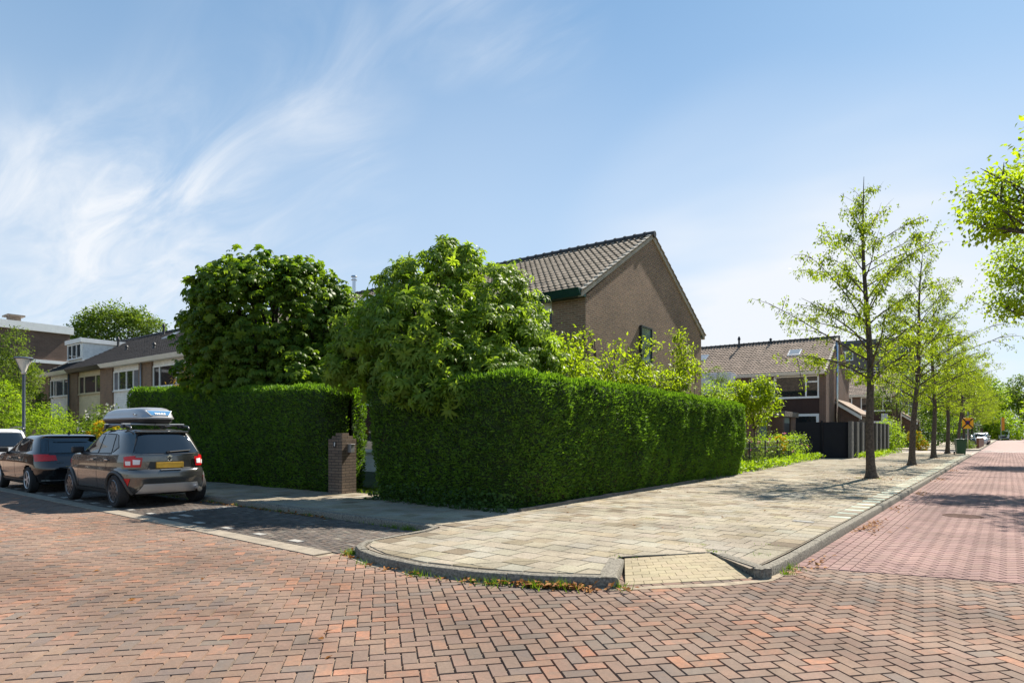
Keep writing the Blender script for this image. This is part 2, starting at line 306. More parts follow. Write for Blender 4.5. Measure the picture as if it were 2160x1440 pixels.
M = dict(
    brick=brick_mat('brown_brick', (.275, .165, .105, 1), (.18, .112, .075, 1), (.32, .25, .18, 1)),
    brick_red=brick_mat('red_brown_brick', (.20, .10, .065, 1), (.14, .075, .05, 1), (.22, .18, .15, 1)),
    brick_flat=brick_mat('flat_block_brick', (.17, .10, .075, 1), (.12, .072, .055, 1), (.2, .16, .13, 1)),
    tile_old=mat('weathered_roof_tile', (.225, .185, .142), .85, .4, 3, spec=.15, bump=.2),
    tile_new=mat('anthracite_roof_tile', (.034, .032, .033), .8, .25, 3, spec=.25, bump=.15),
    tile_red=mat('brown_roof_tile', (.29, .22, .17), .85, .4, 3, spec=.15, bump=.2),
    ridge=mat('dark_ridge_tile', (.035, .033, .033), .6, .3, 4),
    verge=mat('light_verge_tile', (.33, .29, .23), .7, .25, 4, bump=.2),
    gutter_green=mat('dark_green_gutter_paint', (.012, .05, .045), .4, .15, 5),
    white=mat('white_paint', (.87, .86, .82), .5, .06, 4), cream=mat('cream_paint', (.55, .47, .30), .5, .08, 4),
    clad_white=board_mat('white_board_cladding', (.88, .86, .81), .14), clad_cream=board_mat('cream_board_cladding', (.64, .56, .36), .14),
    clad_brown=board_mat('dark_brown_cladding', (.055, .032, .027), .12),
    frame_dark=mat('dark_window_frame', (.02, .025, .024), .4, .1),
    glass=glass_mat('window_glass'), glass_car=glass_mat('tinted_car_glass', (.008, .009, .01), .02, 1.9),
    curtain=mat('grey_curtain', (.16, .16, .17), .8, .2), zinc=mat('zinc', (.42, .43, .44), .4, .15, 4, metal=.7),
    steel=mat('stainless_steel', (.6, .6, .62), .25, .1, 3, metal=1), black=mat('black_plastic', (.018, .018, .019), .5, .15, 8),
    tyre=mat('tyre_rubber', (.022, .021, .021), .85, .2, 10, bump=.3), alloy=mat('dark_alloy', (.14, .14, .145), .3, .1, 5, metal=.8),
    silver=mat('silver_plastic', (.50, .50, .50), .35, .08, 4, metal=.5), red_lens=mat('red_lens', (.50, .008, .012), .15, .2, 9, spec=.4, coat=.15),
    white_lens=mat('clear_lens', (.75, .72, .72), .12, .05, 5), plate=mat('amber_number_plate', (.52, .30, .03), .4, .12, 9),
    chrome=mat('chrome', (.75, .75, .76), .12, .05, metal=1), lamp_grey=mat('blue_grey_lamp_paint', (.06, .075, .10), .45, .1, 3),
    lamp_shade=mat('frosted_shade', (.62, .58, .50), .35, .08, 4), kerb=mat('grey_concrete_kerb', (.21, .19, .155), .95, .55, 38, spec=.15, bump=.6, bscale=110),
    edging=mat('concrete_edging', (.17, .14, .115), .9, .3, 7, bump=.4), strip=mat('pale_concrete_strip', (.27, .225, .17), .9, .25, 5, bump=.3),
    bark=mat('grey_brown_bark', (.082, .064, .048), .95, .6, 16, bump=1, bscale=30), bark_dark=mat('dark_branch', (.05, .042, .033), .9, .3, 10),
    soil=mat('soil', (.075, .055, .038), 1, .4, 6, bump=.5, bscale=30), white_mark=mat('white_road_paint', (.33, .31, .275), .8, .2, 14),
    bin=mat('green_bin_plastic', (.018, .075, .028), .45, .1), fence_black=board_mat('black_stained_boards', (.010, .011, .016), .13, .06, rough=.6),
    post_conc=mat('grey_concrete_post', (.125, .115, .105), .9, .2, 8, bump=.3), iron=mat('black_iron', (.015, .017, .018), .45, .1),
    wood=board_mat('red_brown_boards', (.20, .095, .06), .15, .08, vertical=True), orange=mat('orange_fabric', (.75, .26, .02), .7, .1),
    sign_amber=mat('amber_sign_face', (.80, .40, .012), .4, .05), sign_blue=mat('blue_sign_face', (.015, .06, .30), .4, .05),
    sign_back=mat('grey_sign_back', (.30, .32, .31), .5, .1, metal=.3), blue=mat('blue_badge', (.01, .16, .36), .35, .12, 20),
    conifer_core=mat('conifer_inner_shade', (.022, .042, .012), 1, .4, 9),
    conifer=leaf_mat('conifer_spray', (0.052, 0.115, 0.02), (0.15, 0.275, 0.034), 0.38, .55),
    conifer_tip=leaf_mat('fresh_conifer_spray', (0.11, 0.225, 0.02), (0.18, 0.32, 0.032), 0.42, .5),
    horse=leaf_mat('horse_chestnut_leaf', (0.065, 0.13, 0.022), (0.165, 0.24, 0.032), 0.56, .38),
    sweet=leaf_mat('sweet_chestnut_leaf', (0.12, 0.2, 0.035), (0.25, 0.34, 0.055), 0.55, .42),
    magnolia=leaf_mat('shrub_leaf', (0.17, 0.25, 0.018), (0.28, 0.36, 0.028), 0.55, .45),
    street=leaf_mat('street_tree_leaf', (0.12, 0.185, 0.022), (0.26, 0.325, 0.04), 0.56, .5),
    maple=leaf_mat('maple_leaf', (.17,.25,.015), (.32,.40,.028), .58, .6),
    lime=leaf_mat('lime_green_leaf', (0.13, 0.23, 0.018), (0.26, 0.36, 0.028), 0.52, .5),
    dull=leaf_mat('mid_green_leaf', (0.07, 0.125, 0.025), (0.16, 0.22, 0.04), 0.48, .55),
    dark_leaf=leaf_mat('dark_green_leaf', (0.03, 0.065, 0.02), (0.07, 0.13, 0.03), 0.38, .5),
    gold=leaf_mat('golden_leaf', (.40, .26, .01), (.62, .42, .02), .4, .5, (1.1, 1.05, .5)),
    grass=leaf_mat('grass_blade', (.07, .14, .015), (.16, .24, .03), .4, .6),
    litter=leaf_mat('dry_leaf', (.20, .075, .02), (.38, .18, .05), .2, .7, (1, 1, 1)),
    petal_white=leaf_mat('white_petal', (.65, .62, .55), (.8, .78, .72), .3, .6, (1, 1, 1)), petal_pink=leaf_mat('pink_petal', (.55, .16, .25), (.7, .3, .36), .3, .6, (1, 1, 1)),
)
# ------------------------------------------------------------------ ground and paving
def structure(o): return tag(o, kind='structure')
def clip(poly, reg):
    """Sutherland-Hodgman against a convex counter-clockwise region"""
    for i in range(len(reg)):
        ax, ay = reg[i]; bx, by = reg[(i + 1) % len(reg)]
        out = []; n = len(poly)
        if n == 0: return []
        sd_ = [(bx - ax) * (p[1] - ay) - (by - ay) * (p[0] - ax) for p in poly]
        for k in range(n):
            p, q, a, b = poly[k], poly[(k + 1) % n], sd_[k], sd_[(k + 1) % n]
            if a >= 0: out.append(p)
            if (a >= 0) != (b >= 0):
                t = a / (a - b); out.append((p[0] + (q[0] - p[0]) * t, p[1] + (q[1] - p[1]) * t))
        poly = out
    return poly
def ccw(p):
    a = sum(p[i][0] * p[(i + 1) % len(p)][1] - p[(i + 1) % len(p)][0] * p[i][1] for i in range(len(p)))
    return p if a > 0 else p[::-1]
def area(p): return abs(sum(p[i][0] * p[(i + 1) % len(p)][1] - p[(i + 1) % len(p)][0] * p[i][1] for i in range(len(p)))) / 2
def setts(name, polys, z, mat_, bev=.005, dep=.014, jit=.002, tilt=.004):
    """stones with a bevelled edge; polys = [(outline, colour)]"""
    V_, F_, C_ = [], [], []
    for poly, col in polys:
        n = len(poly); cx = sum(p[0] for p in poly) / n; cy = sum(p[1] for p in poly) / n
        dz = random.uniform(-jit, jit); tx = random.gauss(0, tilt); ty = random.gauss(0, tilt); b = len(V_)
        for x, y in poly:
            dx, dy = cx - x, cy - y; l = math.hypot(dx, dy) or 1; k = min(.4, bev * 1.4 / l)
            V_.append((x + dx * k, y + dy * k, z + dz + tx * dx + ty * dy))
        for x, y in poly: V_.append((x, y, z + dz - dep))
        F_.append(tuple(range(b, b + n))); C_.append(col)
        for i in range(n): F_.append((b + i, b + n + i, b + n + (i + 1) % n, b + (i + 1) % n)); C_.append(col)
    me = bpy.data.meshes.new(name); me.from_pydata(V_, [], F_)
    a = me.attributes.new('tint', 'FLOAT_COLOR', 'FACE'); a.data.foreach_set('color', np.array(C_, 'f').ravel()); me.update()
    return link(me, name, mat_)
def herring(reg, w, ang, joint, colfn, x0, x1, y0, y1, org=(0, 0)):
    """herringbone bond of 2:1 bricks inside a convex region"""
    reg = ccw(reg); ca, sa = math.cos(R(ang)), math.sin(R(ang)); out = []
    rx = max(abs(x0 - org[0]), abs(x1 - org[0])); ry = max(abs(y0 - org[1]), abs(y1 - org[1])); r = int(math.hypot(rx, ry) / w) + 2
    us = [ca * (x - org[0]) + sa * (y - org[1]) for x in (x0, x1) for y in (y0, y1)]; vs = [-sa * (x - org[0]) + ca * (y - org[1]) for x in (x0, x1) for y in (y0, y1)]
    j = joint / 2
    for a in range(int(min(us) / w) - 2, int(max(us) / w) + 3):
        for b in range(int(min(vs) / w) - 2, int(max(vs) / w) + 3):
            k = (a - b) % 4
            if k == 0: q = (a, b, a + 2, b + 1)
            elif k == 2: q = (a, b - 1, a + 1, b + 1)
            else: continue
            cu, cv = (q[0] + q[2]) / 2 * w, (q[1] + q[3]) / 2 * w
            cx, cy = org[0] + ca * cu - sa * cv, org[1] + sa * cu + ca * cv
            if not (x0 - .2 < cx < x1 + .2 and y0 - .2 < cy < y1 + .2): continue
            pts = []
            for u, v in ((q[0] * w + j, q[1] * w + j), (q[2] * w - j, q[1] * w + j), (q[2] * w - j, q[3] * w - j), (q[0] * w + j, q[3] * w - j)):
                pts.append((org[0] + ca * u - sa * v, org[1] + sa * u + ca * v))
            p = clip(pts, reg)
            if len(p) > 2 and area(p) > .0008: out.append((p, colfn(cx, cy)))
    return out
def jitc(c, a=.12):
    k = 1 + random.uniform(-a, a); return tuple(max(0, x * k * (1 + random.uniform(-.02, .02))) for x in c) + (1,)
def brown_col(x, y):
    n = noise.noise(Vector((x * .5, y * .5, 3))) * .55 + random.gauss(0, .40)
    if n > .74: return jitc((.35, .18, .115), .08)
    if n > .42: return jitc((.29, .168, .118), .06)
    if n > -.25: return jitc((.24, .16, .12), .06)
    if n > -.55: return jitc((.21, .149, .117), .06)
    return jitc((.18, .143, .12), .07)
def pink_col(x, y): return jitc((.275, .175, .155), .04)
def dark_col(x, y): return jitc((.105, .095, .085), .28) if random.random() < .93 else jitc((.2, .18, .15), .15)
def yellow_col(x, y): return jitc((.30, .245, .155), .08)
def slab_col(x, y):
    r = random.random()
    if r < .035: return jitc((.21, .17, .12), .1)
    if r < .14: return jitc((.28, .235, .165), .06)
    if r < .27: return jitc((.335, .305, .245), .05)
    if r < .32: return jitc((.335, .285, .20), .05)
    return jitc((.335, .292, .222), .045)
def sheet(name, poly, z, m):
    b = MB(); b.add([(p[0], p[1], z) for p in ccw(poly)], [tuple(range(len(poly)))]); return structure(b.build(name, m))
M['sand'] = mat('sandy_joint', (.22, .18, .135), 1, .4, 12, bump=.4); M['joint_dark'] = mat('sand_filled_joint', (.26, .205, .145), 1, .4, 12)
M['setts'] = attr_mat('brown_clinker', .85, 40, .22, .35, .14, .3, .35, (.205, .15, .117), (.12, .9)); M['setts_pink'] = attr_mat('pink_brick', .85, 40, .16, .25, .12, .22, .4, None, (1.1, .1))
M['slab'] = attr_mat('gravel_slab', .95, 48, .36, .6, .1, .24, .9); M['ground'] = mat('lawn_ground', (.055, .07, .025), 1, .4, .8)
M['far_road'] = mat('far_brick_road', (.24, .152, .134), .85, .12, 2); M['far_slab'] = mat('far_paving', (.36, .30, .22), .9, .15, 2)
sheet('ground', [(-900, -600), (900, -600), (900, 1200), (-900, 1200)], -.09, M['ground'])
sheet('street_ground', [(-60, -30), (40, -30), (40, 9.5), (-60, 9.5)], -.014, M['joint_dark'])
# crossing of brown clinkers, laid in herringbone
TL = [(-1.84, 7.26), (5, 9.22)]
cross = herring([(-30, -2), (-6.35, -2), (-6.35, 4.34), (-30, 4.34)], .105, 50, .007, brown_col, -30, -6.35, -2, 4.34)
cross += herring([(-6.35, -2.5), (5, -2.5), (5, 9.2), (-1.84, 7.24), (-6.35, 5.95)], .105, 50, .007, brown_col, -6.35, 5, -2.5, 9.3)
structure(setts('road', cross, 0, M['setts']))
sheet('far_street', [(-140, -6), (-30, -6), (-30, 4.34), (-140, 4.34)], -.004, mat('far_clinker', (.27, .18, .125), .85, .25, 3))
# pale strip between carriageway and parking bays
b = MB()
x = -6.5
while x > -60:
    b.box(x - .985, x, 4.36, 4.62, -.04, .006); x -= 1
structure(b.build('road_strip', M['strip'], bevel=.004))
park = herring([(-30, 4.64), (-6.3, 4.64), (-6.3, 6.46), (-30, 6.46)], .08, 0, .005, dark_col, -30, -6.3, 4.64, 6.46)
structure(setts('parking_pavement', park, 0, M['setts']))
sheet('far_pavement', [(-140, 4.64), (-30, 4.64), (-30, 6.46), (-140, 6.46)], -.004, mat('far_bay', (.09, .08, .07), .9, .3, 3))
b = MB()
for i in range(26):
    xx = -7.55 - i * .93; b.box(xx - .11, xx + .11, 4.74, 4.85, -.02, .0075)
for i in range(3): b.box(-12.15, -12.05, 5.1 + i * .42, 5.35 + i * .42, -.02, .0075)
b.box(-11.6, -11.25, 5.02, 5.12, -.02, .0075)
structure(b.build('road_markings', M['white_mark']))
# main street: gutter courses along the kerb, then pink herringbone
gut = []
for c in range(5):
    xx = -1.84 + .105 * c; y = 7.0 + .05 * (c % 2) * 2
    while y < 62:
        p = clip([(xx + .003, y + .003), (xx + .102, y + .003), (xx + .102, y + .197), (xx + .003, y + .197)], ccw([(-1.84, 7.28), (5, 9.24), (5, 70), (-1.84, 70)]))
        if len(p) > 2: gut.append((p, pink_col(xx, y)))
        y += .2
pk = herring([(-1.315, 7.43), (4.0, 8.95), (4.0, 62), (-1.315, 62)], .105, 45, .005, pink_col, -1.32, 4, 7.3, 62)
structure(setts('street', gut + pk, 0, M['setts_pink'], jit=.001, tilt=.002))
sheet('far_street', [(-1.84, 61.9), (4.0, 61.9), (4.0, 260), (-1.84, 260)], -.006, M['far_road'])
sheet('street_ground', [(-1.84, 7.2), (4.6, 9.1), (4.6, 62), (-1.84, 62)], -.009, mat('pale_joint', (.22, .15, .13), 1, .2, 9))
# kerb
def offset(path, d):
    out = []
    for i, p in enumerate(path):
        a = path[max(i - 1, 0)]; c = path[min(i + 1, len(path) - 1)]
        t = Vector((c[0] - a[0], c[1] - a[1])).normalized(); out.append((p[0] - t.y * d, p[1] + t.x * d))
    return out
def smooth_path(path, step=.25):
    out = []
    for i in range(len(path) - 1):
        a, b_ = Vector(path[i]), Vector(path[i + 1]); n = max(1, int((b_ - a).length / step))
        out += [tuple(a.lerp(b_, k / n)) for k in range(n)]
    return out + [path[-1]]
def kerb_run(mb, path, h=.1, w=.105, stone=1.0, h_end=None):
    path = smooth_path(path, .25); s = 0; start = 0; L_ = [0]
    for i in range(1, len(path)): L_.append(L_[-1] + math.dist(path[i], path[i - 1]))
    prof = [(0, -.06), (.004, h - .035), (.018, h - .008), (.045, h), (w, h - .002), (w, -.06)]
    segs = []; cur = [0]
    for i in range(1, len(path)):
        cur.append(i)
        if L_[i] - L_[cur[0]] >= stone - .01 or i == len(path) - 1: segs.append(cur); cur = [i]
    for sg in segs:
        rows = []
        dz = random.uniform(-.004, .004)
        for m_, i in enumerate(sg):
            a = path[max(i - 1, 0)]; c = path[min(i + 1, len(path) - 1)]; t = Vector((c[0] - a[0], c[1] - a[1])).normalized()
            e = .004 if m_ == 0 else (-.004 if m_ == len(sg) - 1 else 0)
            f = 1 if h_end is None else (1 - L_[i] / L_[-1]) + h_end / h * L_[i] / L_[-1]
            rows.append([(path[i][0] + t.x * e - t.y * o, path[i][1] + t.y * e + t.x * o, (z if z < 0 else z * f) + dz) for o, z in prof])
        k = len(prof); v = [p for r_ in rows for p in r_]
        f_ = [(i * k + j, (i + 1) * k + j, (i + 1) * k + j + 1, i * k + j + 1) for i in range(len(rows) - 1) for j in range(k - 1)]
        f_ += [tuple(range(k)), tuple((len(rows) - 1) * k + j for j in range(k - 1, -1, -1))]
        mb.add(v, f_)
K1 = [(-60, 6.47), (-6.8, 6.47), (-6.58, 6.38), (-6.48, 6.1), (-6.45, 5.6), (-6.42, 5.15), (-6.35, 4.92), (-6.2, 4.73), (-5.95, 4.59), (-5.5, 4.48), (-4.79, 4.45), (-4.12, 4.58), (-3.5, 4.82), (-2.88, 5.2)]
K2 = [(-1.9, 6.43), (-1.86, 6.8), (-1.84, 7.6), (-1.84, 50.6), (-2.0, 52.0), (-2.6, 53.2), (-3.6, 53.8), (-30, 54.9)]
b = MB()
kerb_run(b, K1); kerb_run(b, K2)
kerb_run(b, [(-2.86, 5.22), (-2.98, 5.42), (-3.24, 6.05)], w=.17, stone=3); kerb_run(b, [(-2.58, 6.93), (-1.93, 6.42)], w=.13, stone=3)
kerb_run(b, [(-30, 68.0), (-3.4, 66.6), (-2.6, 66.9), (-1.95, 67.8), (-1.84, 69), (-1.84, 200)], stone=2)
structure(b.build('kerb', M['kerb'], smooth='auto'))
b = MB(); kerb_run(b, [(4.05, 260), (4.05, 9.1), (5.5, 5.0), (12, 4)], stone=3); structure(b.build('opposite_kerb', M['kerb'], smooth='auto'))
sheet('opposite_pavement', [(4.2, 9.2), (5.6, 5.2), (12, 4.2), (12, 260), (4.2, 260)], .095, M['far_slab'])
# pavement slabs
inner = offset(smooth_path(K1, .3), .14); inner2 = offset(smooth_path(K2, 1), .14)
A = [(-6.29, 60), (-6.29, 5.1), (-6.2, 4.98), (-6.05, 4.84), (-5.5, 4.64), (-4.8, 4.605), (-4.17, 4.73), (-3.57, 4.96), (-2.99, 5.32), (-2.02, 6.5), (-1.99, 7.6), (-1.99, 50.6), (-2.3, 52.4), (-3.6, 53.64), (-6.29, 53.8)]
A = ccw(A[1:])
RB1, RT1, RT2, RB2 = (-3.03, 5.36), (-3.36, 6.12), (-2.66, 7.02), (-2.04, 6.53)
def half(p, q, far=80):   # big convex region left of p->q
    d = Vector((q[0] - p[0], q[1] - p[1])).normalized(); n = Vector((-d.y, d.x)); p = Vector(p)
    return [tuple(p - d * far), tuple(p + d * far), tuple(p + d * far + n * far), tuple(p - d * far + n * far)]
regs = [(A, half(RT2, RT1)), None]
nw = half(RT1, RT2); se = half(RT2, RT1)
def slabs(x0, x1, y0, y1, regions, border=True):
    out = []; s = .3; j = .004
    ny = int((y1 - y0) / s) + 1
    for r_ in range(ny):
        y = y0 + r_ * s; x = x0 - (s / 2 if r_ % 2 else 0)
        while x < x1:
            q = [(x + j, y + j), (x + s - j, y + j), (x + s - j, y + s - j), (x + j, y + s - j)]
            col = slab_col(x, y)
            for rg in regions:
                p = q
                for c in rg: p = clip(p, c)
                if len(p) > 2 and area(p) > .002: out.append((p, col))
            x += s
    return out
body = [(-60, 0), (-2.3, 0), (-2.3, 80), (-60, 80)]       # slabs up to the border course beside the kerb
regA = [[A, body, nw], [A, body, se, half(RT1, RB1)[::1]], [A, body, se, half(RB2, RT2)]]
# keep the wedges either side of the ramp, not the ramp itself
regA[1][3] = ccw(half(RB1, RT1)); regA[2][3] = ccw(half(RT2, RB2))
sl = slabs(-6.3, -1.9, 4.5, 54, regA)
sl += slabs(-30.3, -6.29, 6.62, 9.6, [[ccw([(-30, 6.62), (-6.29, 6.62), (-6.29, 9.6), (-30, 9.6)])]])
sl += slabs(-9.3, -6.29, 9.62, 53.8, [[ccw([(-9.3, 9.62), (-6.29, 9.62), (-6.29, 53.8), (-9.3, 53.9)])]])
border = []
y = 6.4; i = 0
Bd = ccw([(-2.3, 6.2), (-1.99, 6.2), (-1.99, 52), (-2.3, 52)])
while y < 51:
    q = [(-2.296, y + .004), (-1.99, y + .004), (-1.99, y + .296), (-2.296, y + .296)]
    col = (.50, .56, .47, 1) if (i % 2 == 0 and y > 10.9) else slab_col(0, y)
    if i % 2 == 0 and y > 10.9: q = [(-2.296, y + .004), (-1.99, y + .004), (-1.99, y + .20), (-2.296, y + .20)]; sl.append(([(-2.296, y + .206), (-1.99, y + .206), (-1.99, y + .296), (-2.296, y + .296)], slab_col(0, y)))
    for rg in ([A, nw], [A, se, regA[2][3]]):
        p = q
        for c in rg: p = clip(p, c)
        if len(p) > 2 and area(p) > .002: sl.append((p, col))
    y += .3; i += 1
structure(setts('pavement', sl, .098, M['slab'], bev=.004, dep=.012, jit=.0025, tilt=.004))
base = [p for p in inner if p[0] > -35] + [(-3.36, 6.12), (-2.66, 7.02)] + [p for p in inner2 if p[1] < 53.7 and p[0] > -6] + [(-12, 54.2), (-12, 9.8), (-35, 9.8)]
sheet('pavement_ground', base, .088, M['sand'])
sheet('far_pavement', [(-140, 6.6), (-35, 6.6), (-35, 9.8), (-140, 9.8)], .095, M['far_slab'])
sheet('side_road', [(-60, 55.2), (-3.6, 54.0), (-1.9, 52), (-1.86, 68), (-3.4, 66.7), (-60, 68.2)], -.003, mat('side_road_bricks', (.33, .27, .22), .9, .2, 2))
sheet('far_pavement', [(-1.98, 69), (-1.98, 200), (-9, 200), (-9, 67.2), (-3.4, 66.75), (-2.7, 67.05), (-2.08, 67.9)], .095, M['far_slab'])
# yellow dropped-kerb ramp
ry = []
q0, q1, q2, q3 = Vector((-2.87, 5.36)), Vector((-3.27, 6.09)), Vector((-2.66, 6.97)), Vector((-1.99, 6.43))
rows = 9
mbr = MB()
for r_ in range(rows):
    a0 = q0.lerp(q1, r_ / rows); a1 = q0.lerp(q1, (r_ + .95) / rows); b0 = q3.lerp(q2, r_ / rows); b1 = q3.lerp(q2, (r_ + .95) / rows)
    n = 7; sh = .5 if r_ % 2 else 0
    for k in range(-1, n):
        t0 = max(0, (k + sh) / n); t1 = min(1, (k + sh + .97) / n)
        if t1 - t0 < .02: continue
        P_ = [a0.lerp(b0, t0), a0.lerp(b0, t1), a1.lerp(b1, t1), a1.lerp(b1, t0)]
        z0 = .004 + .092 * r_ / rows; z1 = .004 + .092 * (r_ + .95) / rows; e = random.uniform(-.001, .001)
        v = [(P_[0].x, P_[0].y, z0 + e), (P_[1].x, P_[1].y, z0 + e), (P_[2].x, P_[2].y, z1 + e), (P_[3].x, P_[3].y, z1 + e)]
        v += [(x_, y_, z_ - .02) for x_, y_, z_ in v]
        mbr.add(v, [(0, 1, 2, 3), (0, 4, 5, 1), (1, 5, 6, 2), (2, 6, 7, 3), (3, 7, 4, 0)], 0, yellow_col(0, 0))
M['setts_yellow'] = attr_mat('yellow_brick', .85, 60, .2, .4, .3)
structure(mbr.build('ramp_pavement', M['setts_yellow']))
b = MB(); b.add([(q0.x, q0.y, -.006), (q3.x, q3.y, -.006), (q2.x, q2.y, .086), (q1.x, q1.y, .086)], [(0, 1, 2, 3)]); structure(b.build('ramp_ground', M['sand']))
# sandy gutter line against the kerb of the crossing
gp = [p for p in smooth_path(K1, .3) if p[1] < 4.78 or p[0] > -6.2] + [(-2.6, 5.55), (-2.2, 6.0), (-1.9, 6.43), (-1.86, 6.8)]
go = offset(gp, -.14); b = MB()
go = [(p[0] + (q[0] - p[0]) * random.uniform(0, .7), p[1] + (q[1] - p[1]) * random.uniform(0, .7)) for p, q in zip(go, gp)]
b.grid([[(p[0], p[1], .004) for p in gp], [(p[0], p[1], .003) for p in go]])
structure(b.build('gutter_ground', mat('pale_sand', (.28, .225, .16), 1, .3, 9, bump=.5)))
# table of white blocks across the street further on
b = MB()
for r_ in range(3):
    for i in range(7): xx = -1.5 + i * .8 + (.4 if r_ % 2 else 0); b.box(xx, xx + .42, 63.2 + r_ * 2.4, 64.2 + r_ * 2.4, -.02, .006)
structure(b.build('road_markings', M['white_mark']))
# pavement cover plates, manhole
def cover_plate(x, y, lab):
    r_ = empty('cover_plate', (x, y, .1), 0, lab, 'cover plate', 'cover plates in the pavement')
    b = MB(); b.box(-.15, .15, -.075, .075, -.03, .004); b.build('frame', mat('grey_cover_frame', (.06, .06, .06), .6), r_, bevel=.003)
    b = MB(); b.box(-.105, .125, -.04, .04, -.02, .008); b.build('lid', M['white_mark'], r_)
cover_plate(-2.47, 10.35, 'small dark cover plate with a white lid near the yellow ramp'); cover_plate(-2.5, 21.2, 'small dark cover plate with a white lid beside the nearest tree trunk')
b = MB(); b.lathe([(.30, -.02), (.30, .004), (.26, .006), (.26, .003), (.0001, .003)], (-.62, 13.6, 0), 28)
tag(b.build('manhole_cover', mat('rusty_iron', (.085, .05, .04), .95, .3, 12, spec=.08)), 'round rusty manhole cover set in the pink street', 'manhole cover')
# grass tufts, dry leaves
def tufts(name, pts, n, h, spread, m, z=0.):
    P = []; D = []; L_ = []
    for x, y, k in pts:
        for _ in range(int(n * k)):
            a = random.random() * 6.28; r_ = abs(random.gauss(0, spread)); P.append((x + r_ * math.cos(a), y + r_ * math.sin(a) * .6, z))
            D.append((random.gauss(0, .55), random.gauss(0, .55), 1)); L_.append(h * random.uniform(.4, 1.2) * (.6 + .4 * k))
    P = np.array(P); D = np.array(D); o = leaves(name, P, D, rng.normal(size=P.shape), np.array(L_), .009, m, tmpl=BLADE); return tag(o, kind='stuff')
kp = offset(gp, -.05)
pts = [(p[0], p[1], random.random()) for p in kp if random.random() < .5 and p[0] < -2.9] + [(-3.5, 4.74, 1.6), (-3.3, 4.86, 1.6), (-3.9, 4.57, 1.3), (-4.7, 4.38, 1), (-2.85, 5.22, 1.2), (-1.84, 7.1, 1), (-1.8, 6.8, .9), (-6.15, 4.66, 1.1), (-5.6, 4.42, .6)]
tufts('kerb_grass', pts, 46, .085, .085, M['grass'])
tufts('kerb_weeds', [(-6.95 - i * .33 + random.uniform(-.1, .1), 6.42, random.random()) for i in range(30)] + [(-7.1, 6.4, 2), (-7.4, 6.4, 1.6)], 30, .07, .08, M['grass'])
tufts('joint_weeds', [(-2.9, 7.4, .6), (-3.6, 8.6, .4), (-3.35, 6.1, .6), (-2.62, 7.05, .7), (-2.2, 7.2, .5), (-4.5, 9.2, .4), (-5.2, 12, .4), (-2.3, 7.9, .4), (-3.0, 21.5, 1.5), (-3.6, 21.6, 1.2)], 30, .035, .09, M['grass'], .1)
P = []
for p in kp:
    if p[0] < -2.9:
        for _ in range(int(5 + 16 * max(0, noise.noise(Vector((p[0] * 1.7, 1, 1))) + .2))): P.append((p[0] + random.gauss(0, .07), p[1] + random.gauss(0, .05) - .02, .012 + random.random() * .02))
for _ in range(190): a = random.gauss(0, 1); P.append((-3.35 + a * .28, 4.84 + a * .13 + random.gauss(0, .03), .01 + random.random() * .04))
for y0, k in ((7.4, 26), (10.9, 60), (11.4, 40), (14, 24), (18, 26), (24, 30), (30, 30)):
    for _ in range(k): P.append((-1.76 + abs(random.gauss(0, .13)), y0 + random.gauss(0, .35), .01 + random.random() * .02))
for _ in range(170): P.append((random.uniform(-13.5, -9), 6.4 - abs(random.gauss(0, .05)), .012 + random.random() * .015))
for _ in range(70): P.append((random.uniform(-6.8, -2), random.uniform(8, 30), .108))
for _ in range(90): P.append((random.uniform(-14, 0), random.uniform(.5, 4.2), .01)) if random.random() < .35 else None
for t in range(4):
    for _ in range(150): P.append((-3.1 + random.gauss(0, .55), 21.8 + 10.3 * t + random.gauss(0, .9), .108))
P = np.array(P); n = len(P); D = rng.normal(size=(n, 3)); D[:, 2] *= .25
tag(leaves('leaf_litter', P, D, np.tile((0, 0, 1.), (n, 1)) + rng.normal(size=(n, 3)) * .3, rng.uniform(.04, .085, n), .035, M['litter']), kind='stuff')
# pale seed husks round the tree feet
P = []
for t in range(4):
    for _ in range(900): P.append((-3.0 + random.gauss(0, .5), 21.9 + 10.3 * t + random.gauss(0, 1.0), .106))
P = np.array(P); D = rng.normal(size=P.shape); D[:, 2] *= .2
tag(leaves('seed_litter', P, D, np.tile((0, 0, 1.), (len(P), 1)), rng.uniform(.025, .055, len(P)), .03, leaf_mat('pale_husk', (.40, .33, .24), (.6, .52, .4), .1, .8, (1, 1, 1))), kind='stuff')

# ivy and low growth at the foot of the corner hedge
n = 900; t = rng.random(n); P = np.stack([-10.4 + t * 3.7, 8.40 - rng.random(n) ** 2 * .22 + (1 - t) * .02, .1 + rng.random(n) ** 2 * .34], -1)
n2 = 500; t = rng.random(n2); P = np.concatenate([P, np.stack([-6.86 + rng.random(n2) ** 2 * .12 - t * .3, 8.5 + t * 12, .1 + rng.random(n2) ** 2 * .3], -1)]); n += n2
D = rng.normal(size=(n, 3)) + np.array((.2, -.7, .1)); L_ = rng.uniform(.04, .09, n)
IVY = (P, D, L_)
